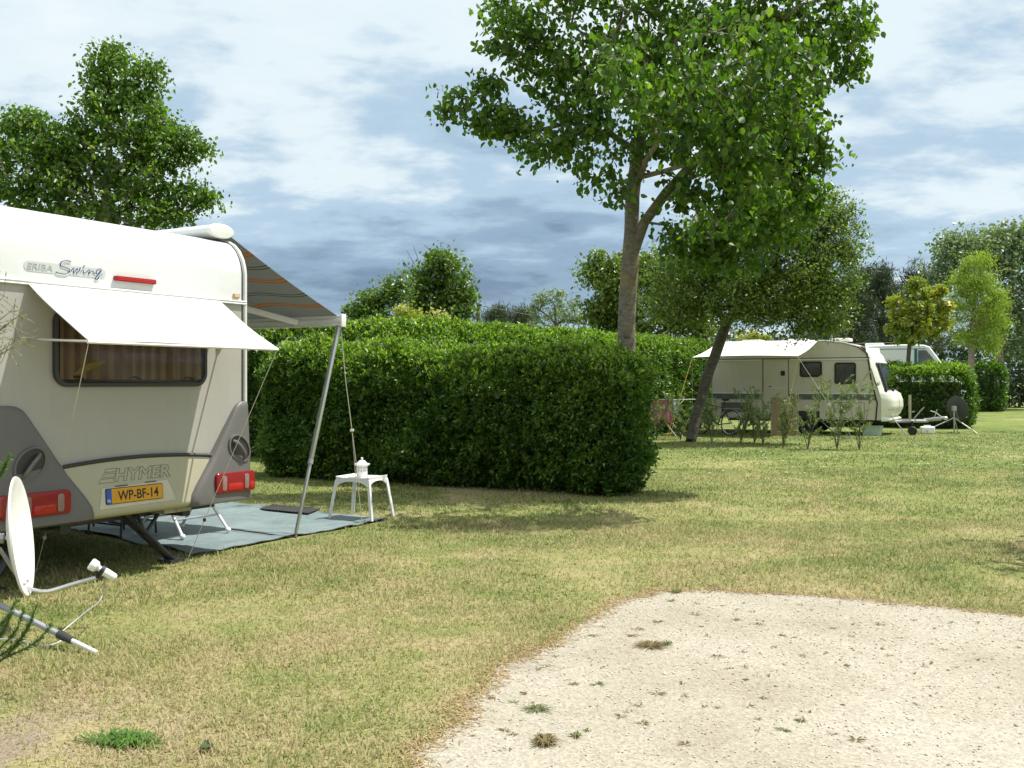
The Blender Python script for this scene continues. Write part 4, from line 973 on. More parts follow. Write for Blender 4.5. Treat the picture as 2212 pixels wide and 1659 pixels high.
def wood(pos, par, tips, r_trunk, r_twig, trunk_taper=None, pw=2.3):
    n = len(pos); acc = np.zeros(n); acc[tips] = 1
    for i in range(n - 1, 0, -1): acc[par[i]] += acc[i]
    rad = r_twig * np.maximum(acc, .6) ** (1 / pw); s = r_trunk / rad[0]
    rad = np.where(acc > 1, rad * (1 + (s - 1) * np.clip(acc / acc[0], 0, 1) ** .5), rad)
    Vs, Fs, o = [], [], 0
    kids = {}
    for i in range(1, n): kids.setdefault(par[i], []).append(i)
    mb = MB(); seen = set()
    def chain(i0, i1):
        ch = [i0, i1]
        while ch[-1] in kids:
            c = max(kids[ch[-1]], key=lambda j: acc[j]); ch.append(c)
        return ch
    stack = [(0, max(kids[0], key=lambda j: acc[j]))]; done = set()
    while stack:
        a, b = stack.pop(); ch = chain(a, b); rr_ = [min(rad[ch[0]], rad[ch[1]] * 1.15)] + [rad[c] for c in ch[1:]]
        big = rr_[0] > .02
        mb.tube([pos[c] for c in ch], [max(q, .0025) for q in rr_], 10 if rr_[0] > .06 else (6 if big else 4))
        for i in range(0 if ch[0] == 0 and not seen else 1, len(ch)):
            seen.add(ch[i])
            for c in kids.get(ch[i], []):
                if i + 1 < len(ch) and ch[i + 1] == c: continue
                stack.append((ch[i], c))
    return mb, rad
def tree(name, label, base, trunk, limbs, blobs, lm, bm_, leaf, nleaf, spread, r_trunk, r_twig=.006, droop=.3, aspect=.7, six=False, up=.5, group=None, seed=0, along=.5, step=.35, jit=.12, cat='tree', dmix=0., flare=0.0, bend=.25, ntip=1.0, pw=2.3):
    base = Vector(base); b3 = np.array(base)
    L = lambda P: [np.array(p) - b3 for p in P]
    bl = [(c[0] - b3[0], c[1] - b3[1], c[2] - b3[2], *c[3:]) for c in blobs]
    pos, par, tips = grow(L(trunk), [L(q) for q in limbs], bl, jit, step, ntip, seed=seed)
    mb, rad = wood(pos, par, tips, r_trunk, r_twig, pw=pw)
    root = thing(name, label, cat, base, 0, group)
    if flare:
        mb.v = [(x * (1 + flare * math.exp(-z / .18)), y * (1 + flare * math.exp(-z / .18)), z) for x, y, z in mb.v] if abs(pos[1][0]) < .05 else mb.v
    mb.build('trunk', bm_, root, smooth=60, weld=False)
    r_ = np.random.default_rng(seed + 77); A_ = np.array(pos); tp = np.array(tips); pa = np.array(par)[tp]
    per = max(1, nleaf // len(tips)); t = r_.uniform(-along, .35, (len(tips), per)); dirv = A_[tp] - A_[pa]
    cn = r_.uniform(.4, 1.6, (len(tips), 1, 1)) 
    P = A_[tp][:, None, :] + dirv[:, None, :] * t[:, :, None] + np.clip(r_.normal(size=(len(tips), per, 3)), -1.7, 1.7) * spread * np.array([1, 1, .8]) * cn
    P = P.reshape(-1, 3)
    dirs = nrm(np.repeat(nrm(dirv), per, 0) + r_.normal(size=(len(P), 3)) * .3)
    V, F = leaf_arrays(P, leaf, r_, aspect=aspect, up=up, droop=droop, six=six, dirs=dirs, dmix=dmix, bend=bend)
    fast_mesh('crown', V, F, lm, root)
    return root
def blobs_at(lst, Y, dy=0.0, dz=1.0):
    "ellipsoids given by their place in the photograph (2212 wide) at depth Y; depth radius follows the width"
    k = Y / 2160.0; out = []
    for (x, y, rx, ry, n, *o) in lst:
        oy = o[0] if o else 0.0; p = at(x, y, Y + oy + dy); out.append((p.x, p.y, p.z, rx * k, max(rx, ry) * k * dz, ry * k, n))
    return out

M_pop = leafmat('poplar_leaf', [(0, (0.036, 0.088, 0.010)), (0.5, (0.075, 0.15, 0.015)), (0.85, (0.13, 0.22, 0.022)), (1, (0.22, 0.31, 0.035))], trans=.48, rough=.48, patch=.25)
M_popb = bark('poplar_bark', (0.085, 0.078, 0.06), (0.215, 0.195, 0.155), 9, (0.22, 0.18, 0.055))
YP = 13.9
tb = at(1357, 1062, YP); tb.z = 0
T_ = [tb, at(1356, 900, YP), at(1353, 760, YP), at(1356, 640, YP), at(1362, 560, YP), at(1364, 500, YP), at(1366, 420, YP), at(1378, 330, YP), at(1392, 230, YP), at(1400, 100, YP), at(1408, -60, YP), at(1415, -260, YP)]
LB = [[at(1366, 425, YP), at(1398, 340, YP - .9), at(1450, 255, YP - 2.0), at(1530, 160, YP - 2.5), at(1600, 60, YP - 2.6)], [at(1500, 350, YP - .3), at(1590, 330, YP - 1.6), at(1660, 240, YP - 2.3)],
      [at(1366, 535, YP), at(1392, 480, YP - .1), at(1440, 415, YP - .2), at(1500, 350, YP - .3), at(1560, 285, YP - .4), at(1620, 215, YP - .5), at(1690, 110, YP - .6)],
      [at(1440, 415, YP - .2), at(1530, 370, YP), at(1640, 330, YP + .2), at(1740, 285, YP + .3)],
      [at(1364, 470, YP), at(1344, 430, YP + .1), at(1332, 390, YP + .2), at(1300, 340, YP + .2)],
      [at(1378, 340, YP), at(1320, 290, YP - .2), at(1230, 265, YP - .4), at(1150, 285, YP - .5), at(1080, 280, YP - .6), at(1020, 235, YP - .7)],
      [at(1390, 250, YP), at(1330, 190, YP - .2), at(1250, 160, YP - .2), at(1160, 165, YP - .2), at(1090, 110, YP - .2)],
      [at(1400, 120, YP), at(1470, 40, YP), at(1560, -60, YP)], [at(1560, 285, YP - .4), at(1680, 220, YP - .2), at(1790, 140, YP), at(1850, 80, YP)]]
B_ = [(985, 220, 38, 40, 9), (1040, 190, 36, 36, 9), (1060, 265, 50, 38, 14), (1110, 265, 60, 40, 16), (1100, 70, 75, 75, 26), (1150, 0, 80, 80, 20), (1190, 120, 80, 60, 26), (1230, 200, 95, 60, 30), (1170, 320, 75, 38, 16), (1270, 300, 75, 55, 20),
      (1262, 385, 30, 30, 5), (1330, 120, 110, 90, 36), (1320, 0, 110, 80, 34), (1450, 140, 110, 100, 40), (1470, 10, 120, 90, 34), (1590, 120, 110, 100, 40), (1600, 0, 110, 90, 34), (1710, 60, 90, 90, 36), (1790, 60, 75, 80, 30), (1845, 50, 40, 60, 12), (1840, 140, 42, 26, 9),
      (1500, 260, 110, 70, 34), (1640, 230, 100, 80, 36), (1735, 200, 60, 60, 18), (1745, 275, 55, 40, 14), (1780, 345, 40, 30, 9), (1690, 330, 80, 60, 26), (1590, 340, 110, 60, 34), (1660, 410, 110, 60, 36), (1740, 420, 55, 50, 14), (1560, 430, 90, 60, 26), (1470, 420, 45, 40, 8), (1690, 490, 70, 40, 16), (1590, 510, 70, 45, 18), (1500, 530, 60, 40, 12), (1560, 570, 40, 26, 6),
      (1410, 310, 60, 60, 12), (1330, 400, 40, 40, 6), (1250, -130, 160, 90, 36), (1450, -160, 190, 110, 50), (1650, -130, 170, 90, 40), (1790, -80, 80, 70, 18), (1430, -330, 170, 100, 34),
      (1560, 300, 90, 60, 26, -2.4), (1450, 230, 100, 60, 26, -2.5), (1660, 230, 90, 60, 26, -2.4), (1630, 390, 80, 45, 20, -2.2), (1360, 150, 100, 60, 22, -2.3), (1560, 120, 110, 70, 26, -2.5), (1700, 120, 80, 60, 20, -2.3), (1560, 480, 60, 30, 10, -1.8), (1500, 555, 40, 26, 6), (1620, 555, 50, 26, 7), (1450, 500, 40, 30, 6)]
tree('poplar_tree', 'tall broad leaved poplar with grey trunk rising behind the shaded hedge', tb, T_, LB, blobs_at(B_, YP, dy=-.6, dz=1.15), M_pop, M_popb, .084, 35000, .095, .125, .0050, droop=1.0, aspect=.78, six=True, up=.2, seed=5, along=.9, flare=.25, pw=2.5, ntip=1.35)

YL = 18.0
M_left = leafmat('glossy_tree_leaf', [(0, (0.045, 0.10, 0.016)), (0.5, (0.09, 0.17, 0.026)), (0.85, (0.15, 0.245, 0.035)), (1, (0.25, 0.34, 0.06))], trans=.45, rough=.38)
tb = at(215, 900, YL); tb.z = 0
BL = [(140, 325, 70, 42, 18), (172, 282, 40, 28, 8), (120, 380, 80, 40, 18), (243, 108, 26, 34, 8), (235, 150, 44, 42, 18), (232, 200, 50, 45, 18), (318, 160, 38, 26, 12), (300, 205, 46, 40, 14), (250, 260, 90, 50, 30), (330, 260, 60, 40, 18), (385, 300, 50, 28, 14), (340, 320, 80, 40, 22), (230, 330, 110, 60, 36), (410, 325, 40, 24, 9), (400, 420, 62, 30, 14), (440, 430, 32, 22, 6), (330, 390, 80, 50, 22), (390, 465, 50, 18, 8), (290, 450, 110, 60, 34), (170, 420, 120, 80, 40),
      (100, 300, 90, 50, 26), (50, 255, 42, 34, 10), (60, 360, 100, 70, 32), (0, 300, 60, 60, 16), (-60, 380, 110, 100, 26), (60, 460, 120, 70, 30), (-100, 520, 140, 120, 24), (200, 540, 170, 70, 24)]
tree('broadleaf_tree', 'bushy green tree with ragged top standing beyond the white caravan roof', tb, [tb, at(222, 700, YL), at(228, 480, YL), at(236, 300, YL), at(240, 150, YL)], [[at(226, 560, YL), at(120, 420, YL), at(20, 310, YL)], [at(230, 430, YL), at(330, 390, YL), at(420, 410, YL)]], blobs_at(BL, YL, dz=1.2), M_left, M_popb, .085, 30000, .115, .15, .006, droop=.7, aspect=.62, six=True, up=.35, seed=9, along=.8, ntip=1.3)

# leaning round-crowned tree by the beige caravan
M_oak = leafmat('small_glossy_leaf', [(0, (0.055, 0.10, 0.018)), (0.5, (0.12, 0.18, 0.03)), (0.85, (0.215, 0.285, 0.055)), (1, (0.36, 0.41, 0.12))], trans=.34, rough=.36, patch=.2)
M_oakb = bark('brown_bark', (0.045, 0.04, 0.032), (0.12, 0.105, 0.08), 8)
YO = 25.0
tb = gnd(1492, 954)
BO = [(1480, 625, 70, 70, 26), (1560, 640, 90, 55, 34), (1650, 655, 100, 40, 34), (1740, 655, 80, 45, 30), (1800, 625, 55, 60, 22), (1700, 600, 110, 70, 46), (1600, 580, 110, 70, 40), (1500, 570, 80, 60, 24), (1780, 560, 70, 60, 26), (1810, 510, 48, 40, 12), (1830, 470, 30, 26, 5), (1740, 500, 90, 60, 30), (1640, 500, 110, 60, 34), (1780, 440, 50, 40, 12), (1690, 430, 90, 50, 20), (1560, 500, 80, 50, 18), (1440, 670, 60, 36, 14), (1790, 695, 36, 22, 8), (1735, 715, 22, 16, 4), (1640, 690, 60, 18, 8)]
tree('leaning_tree', 'small leaved tree with leaning dark trunk in front of the beige caravan', tb, [tb, at(1500, 915, YO), at(1516, 860, YO), at(1532, 800, YO), at(1556, 735, YO), at(1572, 690, YO), at(1590, 640, YO), at(1640, 560, YO), at(1680, 480, YO)], [[at(1572, 690, YO), at(1540, 650, YO), at(1490, 620, YO)], [at(1580, 670, YO), at(1650, 650, YO), at(1730, 640, YO), at(1790, 600, YO)]], blobs_at(BO, YO, dy=-1.1, dz=.9), M_oak, M_oakb, .085, 62000, .19, .135, .006, droop=.15, aspect=.5, up=.6, seed=12, along=.8, flare=0, ntip=1.5)
YQ = 33.0
tb = at(1350, 850, YQ); tb.z = 0
tree('broadleaf_tree', 'rounded yellow green tree behind the tall sunlit hedge left of the poplar trunk', tb, [tb, at(1352, 760, YQ), at(1350, 650, YQ)], [], blobs_at([(1300, 640, 46, 50, 24), (1340, 600, 50, 50, 26), (1320, 690, 60, 34, 24), (1400, 600, 70, 60, 34), (1400, 680, 90, 50, 34), (1270, 600, 16, 22, 4), (1480, 640, 80, 80, 34), (1290, 565, 18, 20, 4), (1500, 700, 60, 40, 16)], YQ), M_oak, M_oakb, .13, 24000, .20, .2, .008, droop=.3, aspect=.6, up=.6, seed=15, along=.8)

# middle distance, left to right
M_mid = leafmat('bright_green_leaf', [(0, (0.06, 0.12, 0.022)), (0.6, (0.11, 0.185, 0.034)), (1, (0.22, 0.29, 0.07))], trans=.36, rough=.38, patch=.2)
M_yel = leafmat('yellow_leaf', [(0, (0.20, 0.25, 0.04)), (0.6, (0.34, 0.37, 0.07)), (1, (0.50, 0.42, 0.14))], trans=.4, rough=.5)
YM = 24.0
tb = at(945, 900, YM); tb.z = 0
tree('broadleaf_tree', 'round topped green tree behind the hedge in the middle of the photo', tb, [tb, at(947, 760, YM), at(945, 660, YM), at(950, 580, YM)], [], blobs_at([(905, 600, 26, 40, 14), (960, 570, 46, 30, 20), (985, 610, 42, 40, 24), (930, 640, 50, 36, 26), (990, 660, 36, 34, 18), (900, 660, 30, 26, 12), (960, 690, 60, 24, 20), (940, 562, 16, 20, 4)], YM), M_mid, M_oakb, .10, 8500, .14, .13, .006, droop=.4, aspect=.66, up=.5, seed=21, along=.8)
mb = MB(); r0 = at(905, 640, YM)
for (a, b) in (((905, 600), (878, 540)), ((900, 610), (868, 560)), ((908, 590), (893, 532)), ((899, 625), (876, 590)), ((940, 560), (915, 528))): mb.tube([at(*a, YM) - r0, (at(*a, YM) + at(*b, YM)) / 2 - r0 + Vector((.02, 0, .03)), at(*b, YM) - r0], [.012, .008, .004], 5)
o = mb.build('bare_twigs', M_oakb); o.location = r0; tag(o, 'leafless twigs sticking up left of the round topped tree', 'twigs')
for (x, lab, bl, m, s, Yb) in ((830, 'leafy green shrub behind the hedge left of the round topped tree', [(770, 668, 26, 20, 10), (810, 650, 30, 26, 14), (845, 635, 26, 26, 12), (800, 680, 50, 20, 14), (865, 620, 18, 16, 5)], M_mid, 31, 21.5),
                              (882, 'yellow leaved shrub peeping over the hedge below the round topped tree', [(868, 676, 14, 9, 7), (893, 686, 18, 7, 6), (957, 684, 12, 7, 5)], M_yel, 32, 20.5),
                              (1622, 'yellow green shrub peeping over the roof of the beige caravan', [(1622, 724, 20, 9, 8), (1648, 730, 12, 6, 4), (1604, 732, 10, 5, 3)], M_yel, 33, 35.0)):
    tb = at(x, 900, Yb); tb.z = 0
    tree('shrub', lab, tb, [tb, at(x, 760, Yb), at(x, 700, Yb)], [], blobs_at(bl, Yb), m, M_oakb, .08 if m is M_yel else .085, 1200 if m is M_yel else 4200, .11, .05, .005, droop=.5, aspect=.6, up=.6, seed=s, along=.8, cat='shrub')
# utility pole and its wires
YU = 52.0
pb = at(1033, 850, YU); pb.z = 0; up_ = thing('utility_pole', 'thin brown utility pole standing behind the hedge', 'utility pole', pb)
hp = at(1033, 655, YU).z
MB().tube([(0, 0, 0), (0, 0, hp)], [.12, .09], 8).build('pole', M_polewood, up_)
MB().tube([(-.12, 0, hp - .7), (.12, 0, hp - .7)], .04, 6).tube([(.08, 0, hp - .7), (.08, 0, hp - .45)], .05, 8).build('insulator', M_grey, up_)
MB().tube(sag((0, 0, hp - .1), (24, 6, hp - 1.8), .7, 14), .018, 4).build('wire', M_black, up_)

M_needle = leafmat('pine_needle', [(0, (0.026, 0.052, 0.022)), (0.7, (0.055, 0.085, 0.036)), (1, (0.11, 0.14, 0.07))], trans=.12, rough=.5)
M_needle2 = leafmat('pale_pine_needle', [(0, (0.05, 0.075, 0.04)), (0.7, (0.09, 0.12, 0.065)), (1, (0.15, 0.17, 0.10))], trans=.2, rough=.5)
M_willow = leafmat('silver_leaf', [(0, (0.10, 0.155, 0.075)), (0.6, (0.19, 0.25, 0.14)), (1, (0.38, 0.43, 0.30))], trans=.3, rough=.4, patch=.2)
def pine(label, cx, ybot, ytop, w, Y, n, seed, m=M_needle, group='dark pines beyond the caravans'):
    tb = at(cx, 900, Y); tb.z = 0; H_ = (ybot - ytop); bl = []
    for k in range(6):
        t = k / 5; bl.append((cx + (seed * 37 % 11 - 5) * .8 * t, ybot - H_ * t * .86, w * (1 - .62 * t), H_ * .13, int(n / 900 * (1 - .5 * t)) + 5))
    for k in range(5): bl.append((cx + w * (-.7 + .35 * k), ytop + H_ * .25 + abs(k - 2) * H_ * .12, w * .10, H_ * .15, 5))
    return tree('pine_tree', label, tb, [tb, at(cx, ybot, Y), at(cx, ytop, Y)], [], blobs_at(bl, Y), m, M_oakb, .30 * Y / 55, n, .22 * Y / 55, .22, .012, droop=-.55, aspect=.10, up=.1, seed=seed, along=1.0, step=.6, dmix=.35, group=group)
pine('small pale pine just right of the utility pole', 1075, 715, 664, 36, 56, 2600, 41, M_needle2, 'small pines over the hedge')
pine('small pale pine left of the silvery willow', 1132, 716, 668, 32, 56, 2400, 42, M_needle2, 'small pines over the hedge')
YW = 50.0
tb = at(1205, 900, YW); tb.z = 0
tree('willow_tree', 'thin silvery willow showing sky between its leaves over the hedge', tb, [tb, at(1203, 720, YW), at(1198, 660, YW)], [[at(1203, 705, YW), at(1180, 680, YW), at(1150, 660, YW)]], blobs_at([(1165, 645, 16, 12, 5), (1195, 645, 28, 18, 9), (1215, 670, 28, 22, 10), (1235, 690, 22, 22, 9), (1180, 690, 40, 18, 8), (1240, 655, 14, 14, 4), (1150, 668, 12, 12, 4)], YW), M_willow, M_oakb, .17, 2300, .22, .12, .012, droop=.3, aspect=.4, seed=44, along=.9)

for i, (cx, yb, yt, w, Y, n, lab) in enumerate(((1905, 740, 568, 75, 62, 9000, 'dark pine with pale upright shoots behind the orange leaved tree'), (1975, 750, 566, 66, 64, 8000, 'dark pine between the orange leaved tree and the silvery poplar'), (1842, 745, 600, 60, 60, 7000, 'dark pine behind the right edge of the leaning tree'), (1780, 770, 640, 60, 58, 5000, 'lowest dark pine above the front of the beige caravan'))):
    pine(lab, cx, yb, yt, w, Y, n, 51 + i)
tb = at(1868, 900, 90); tb.z = 0
tree('umbrella_pine', 'dark rounded pine crown farthest away behind the spiky pines', tb, [tb, at(1868, 640, 90)], [], blobs_at([(1868, 606, 36, 20, 26), (1840, 622, 34, 22, 22), (1890, 620, 34, 26, 22), (1860, 650, 60, 30, 26)], 90), M_needle, M_oakb, .45, 9000, .5, .3, .02, droop=-.2, aspect=.25, seed=58, along=.8, step=.9)
M_orange = leafmat('orange_green_leaf', [(0, (0.13, 0.19, 0.025)), (0.55, (0.27, 0.31, 0.04)), (0.86, (0.44, 0.39, 0.05)), (1, (0.46, 0.27, 0.06))], trans=.38, rough=.45, patch=.4)
YA = 34.5
tb = at(1962, 830, YA); tb.z = 0
tree('maple_tree', 'small orange and yellow leaved maple behind the far hedge', tb, [tb, at(1962, 775, YA), at(1965, 740, YA), at(1975, 680, YA), at(1985, 630, YA)], [], blobs_at([(1980, 612, 14, 12, 10), (1990, 634, 22, 12, 10), (2026, 628, 18, 9, 8), (1932, 648, 22, 9, 9), (1985, 660, 36, 18, 18), (1945, 676, 26, 14, 10), (2040, 662, 18, 14, 10), (2020, 684, 26, 14, 12), (1975, 694, 44, 16, 18), (1932, 706, 24, 12, 9), (2000, 715, 36, 14, 12), (1960, 732, 26, 10, 9), (2040, 698, 14, 10, 5)], YA), M_orange, M_oakb, .14, 4300, .085, .07, .007, droop=.55, aspect=.75, up=.7, seed=61, along=.7)
M_lime = leafmat('lime_leaf', [(0, (0.17, 0.24, 0.03)), (0.6, (0.28, 0.37, 0.05)), (1, (0.42, 0.46, 0.11))], trans=.42, rough=.5, patch=.2)
YI_ = 41.0
tb = at(2098, 850, YI_); tb.z = 0
tree('locust_tree', 'feathery lime green tree with pale trunk at the right', tb, [tb, at(2098, 770, YI_), at(2100, 720, YI_), at(2105, 650, YI_), at(2105, 580, YI_)], [], blobs_at([(2108, 570, 26, 20, 16), (2090, 605, 36, 26, 22), (2130, 620, 36, 30, 24), (2070, 650, 28, 28, 16), (2110, 660, 44, 34, 30), (2150, 680, 28, 34, 20), (2060, 690, 22, 20, 9), (2130, 720, 40, 34, 24), (2080, 720, 22, 22, 8), (2145, 750, 26, 22, 10), (2165, 645, 14, 14, 4)], YI_), M_lime, bark('pale_bark', (.14, .11, .085), (.27, .225, .18), 7), .10, 24000, .18, .12, .009, droop=.5, aspect=.3, up=.5, seed=63, along=.8)
YS = 55.0
tb = at(2165, 850, YS); tb.z = 0
tree('white_poplar', 'tall silvery grey green poplar at the right edge of the photo', tb, [tb, at(2160, 760, YS), at(2175, 690, YS), at(2190, 600, YS), at(2200, 520, YS)], [[at(2165, 740, YS), at(2130, 660, YS), at(2090, 570, YS)]], blobs_at([(2040, 545, 26, 22, 10), (2070, 520, 34, 26, 16), (2100, 550, 50, 34, 26), (2160, 530, 50, 36, 30), (2200, 510, 44, 30, 24), (2060, 590, 40, 34, 20), (2140, 600, 60, 50, 36), (2210, 590, 60, 60, 36), (2200, 680, 60, 50, 36), (2150, 690, 46, 40, 24), (2210, 760, 50, 36, 20), (2270, 560, 70, 90, 40), (2280, 700, 70, 80, 30), (2025, 600, 24, 30, 9)], YS), M_willow, bark('grey_bark', (.12, .10, .085), (.24, .21, .175), 5), .22, 17000, .36, .22, .012, droop=.2, aspect=.6, up=.5, seed=65, along=.8, step=.6)

# far belt of wood closing the view
def far_wood():
    n = 24000; x = rg.uniform(-30, 60, n); dep = rg.uniform(0, 5, n)
    top = np.array([2.0 + (3.6 if q > 14 else (3.0 if q > 8 else .9)) + 1.3 * mnoise.noise(Vector((float(q) * .22, 0, 3))) + .8 * mnoise.noise(Vector((float(q) * .8, 0, 7))) for q in x])
    z = top * rg.uniform(0, 1, n) ** .8
    V, F = leaf_arrays(np.stack([x, 76 + dep + .25 * np.abs(x) * 0, z], 1), .5, rg, aspect=.6, up=.4, droop=.2)
    tag(fast_mesh('distant_wood', V, F, leafmat('far_leaf', [(0, (0.02, 0.045, 0.018)), (1, (0.06, 0.10, 0.035))], trans=.2, rough=.6, patch=.5)), 'dark belt of distant wood behind everything', 'wood', kind='stuff')
    # undergrowth under the trees at the right
    n = 9000; x = rg.uniform(15, 42, n); top = np.array([2.6 + 1.2 * mnoise.noise(Vector((float(q) * .5, 2, 3))) for q in x]); z = top * rg.uniform(0, 1, n)
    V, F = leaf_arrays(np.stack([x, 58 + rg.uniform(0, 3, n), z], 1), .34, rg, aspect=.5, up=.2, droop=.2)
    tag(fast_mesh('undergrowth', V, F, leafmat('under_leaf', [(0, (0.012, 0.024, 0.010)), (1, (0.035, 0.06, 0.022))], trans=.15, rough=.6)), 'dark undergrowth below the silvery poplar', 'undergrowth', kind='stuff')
far_wood()
# a tree standing outside the photo on the right, whose shadow tip reaches the lawn
tb = Vector((7.25, 8.75, 0))
tree('broadleaf_tree', 'green tree beyond the right edge of the photo casting shade on the lawn', tb, [tb, tb + Vector((0, 0, 2.2)), tb + Vector((.1, 0, 4.5))], [], [(7.25, 8.7, 4.0, 1.35, 1.2, 1.2, 60)], M_pop, M_popb, .12, 2600, .2, .12, .006, droop=.6, aspect=.7, seed=71)

# saplings along the far pitch
M_sap = leafmat('sapling_leaf', [(0, (0.11, 0.15, 0.07)), (0.6, (0.20, 0.25, 0.12)), (1, (0.36, 0.40, 0.22))], trans=.35, rough=.5)
M_stem = bark('sapling_stem', (0.07, 0.06, 0.04), (0.15, 0.13, 0.09), 20)
def sapling(base, h, w, n, seed, label, nst=4, leaf=.055, name='sapling', group='thin saplings along the far pitch', m=None, aspect=.3):
    r_ = np.random.default_rng(seed); root = thing(name, label, 'sapling', base, 0, group); mb = MB(); Q, D = [], []
    for k in range(nst):
        q = r_.uniform(0, 6.28); dx, dy = math.cos(q) * w * r_.uniform(.3, 1), math.sin(q) * w * r_.uniform(.3, 1); hh = h * r_.uniform(.75, 1.05)
        P = catmull([(0, 0, 0), (dx * .25, dy * .25, hh * .25), (dx * .6 + .02, dy * .6, hh * .6), (dx, dy, hh)], 5); mb.tube(P, [.011 - .0085 * i / (len(P) - 1) for i in range(len(P))], 5)
        for j in range(9):
            i = r_.integers(4, len(P)); a = P[i]; d = Vector((r_.normal(), r_.normal(), abs(r_.normal()) + .6)).normalized() * r_.uniform(.10, .30) * h / 1.3; mb.tube([a, a + d * .5 + Vector((0, 0, -.005)), a + d], [.004, .003, .0015], 4)
            for _ in range(n):
                t = r_.uniform(.15, 1.05); Q.append(a + d * t); D.append(d.normalized())
    mb.build('stem', M_stem, root, weld=False)
    Q = np.array([tuple(p) for p in Q]) + r_.normal(size=(len(Q), 3)) * .014; D = np.array([tuple(p) for p in D])
    V, F = leaf_arrays(Q, leaf, r_, aspect=aspect, up=.4, dirs=D, dmix=.6); fast_mesh('leaves', V, F, m or M_sap, root)
    return root
saps = [(1538, 957, 1.15, 'sapling just right of the leaning trunk foot'), (1600, 957, 1.2, 'sapling in front of the dark bicycle wheel'), (1648, 962, 1.15, 'sapling between the bicycle and the brown board'), (1692, 967, 1.25, 'sapling standing before the brown board'), (1745, 970, 1.35, 'sapling right of the brown board'), (1808, 971, 1.4, 'sapling next to the rightmost of the row'), (1856, 971, 1.5, 'rightmost and tallest sapling of the row before the beige caravan'),
        (1470, 950, 1.0, 'sapling left of the leaning trunk foot'), (1418, 950, 1.1, 'leftmost sapling beside the pink towel'), (1630, 957, 1.0, 'short sapling behind the others by the bicycle')]
for i, (x, y, h, lab) in enumerate(saps): sapling(gnd(x, y), h, .40, 40, 200 + i, 'thin leafy ' + lab, nst=4 + i % 2)
# the tamarisk at the left edge close to the camera
M_tam = leafmat('tamarisk_leaf', [(0, (0.13, 0.17, 0.07)), (1, (0.34, 0.36, 0.20))], trans=.3, rough=.5)
M_frond = leafmat('dark_needle_leaf', [(0, (0.07, 0.14, 0.04)), (1, (0.17, 0.27, 0.09))], trans=.35, rough=.5)
def near_shrub():
    Yn = 4.4; base = Vector((-2.62, Yn, 0)); r_ = np.random.default_rng(5)
    root = thing('tamarisk', 'wispy tamarisk twigs reaching in at the left edge near the camera', 'shrub', base); mb = MB(); Q, D = [], []
    for (x, y) in ((8, 640), (30, 665), (52, 672), (28, 690), (40, 730), (12, 700), (22, 750), (5, 780), (-20, 600), (-30, 700)):
        e = at(x, y, Yn) - base; P = catmull([(0, 0, 0), (e.x * .1, .05, e.z * .45), (e.x * .45, .02, e.z * .85), e], 8); mb.tube(P, [.009 - .0078 * i / (len(P) - 1) for i in range(len(P))], 5)
        for j in range(24):
            i = int(r_.integers(len(P) // 2, len(P))); a = P[i]; d = Vector((r_.normal() * .6 + .2, r_.normal() * .6, r_.normal() * .5 + .35)).normalized() * r_.uniform(.03, .11); mb.tube([a, a + d], [.0016, .0008], 4)
            for _ in range(5): Q.append(a + d * r_.uniform(.2, 1.1)); D.append(d.normalized())
    mb.build('stem', bark('tamarisk_twig', (.16, .14, .09), (.30, .28, .19), 30), root, weld=False)
    V, F = leaf_arrays(np.array([tuple(p) for p in Q]), .022, r_, aspect=.22, up=.3, dirs=np.array([tuple(p) for p in D]), dmix=.8); fast_mesh('leaves', V, F, M_tam, root)
    root = thing('rosemary_bush', 'dark green needle leaved sprays at the left edge above the white cord', 'shrub', Vector((-2.42, 4.62, 0))); b = root.location; mb = MB(); Q, D = [], []
    for (x, y, x0, y0) in ((78, 1310, 30, 1400), (52, 1318, 5, 1395), (108, 1352, 45, 1405), (22, 1330, -20, 1390), (64, 1345, 10, 1410), (35, 1300, -25, 1370), (20, 985, -30, 1060), (12, 1003, -35, 1050)):
        a = at(x0, y0, 4.62) - b; e = at(x, y, 4.62) - b; P = catmull([a - (e - a) * .5 + Vector((-.05, 0, 0)), a, a.lerp(e, .5) + Vector((.012, 0, -.01)), e], 8); mb.tube(P, [.005 - .004 * i / (len(P) - 1) for i in range(len(P))], 5)
        for j in range(260):
            i = int(r_.integers(4, len(P) - 1)); t = (P[i + 1] - P[i]).normalized(); d = (t * .8 + Vector((r_.normal(), r_.normal(), r_.normal())) * .45).normalized(); Q.append(P[i].lerp(P[i + 1], r_.uniform())); D.append(d)
    mb.build('stem', bark('green_stem', (.05, .08, .03), (.10, .13, .05), 20), root, weld=False)
    V, F = leaf_arrays(np.array([tuple(p) for p in Q]), .026, r_, aspect=.15, up=.2, dirs=np.array([tuple(p) for p in D]), dmix=.95); fast_mesh('leaves', V, F, M_frond, root)
near_shrub()
# dead leaves on the lawn
for (x, y, lab, m, s) in ((623, 1441, 'curled brown dead leaf on the dry lawn', M_wood, .026), (1022, 1536, 'brown dead leaf at the gravel rim', M_wood, .022), (447, 1625, 'single fallen green leaf on the lawn near the grass clump', M_weed, .045)):
    p = gnd(x, y); o = MB().sheet(lambda u, v: ((u - .5) * s * 2, (v - .5) * s * (1.2 * math.sin(math.pi * min(max(u, .05), .97))), .016 + .6 * s * (u - .5) ** 2 * 2 + .3 * s * abs(v - .5)), 8, 4, (0, 0, .001)).build('fallen_leaf', m); o.location = p; o.rotation_euler = (0, 0, x * .7); tag(o, lab, 'leaf')

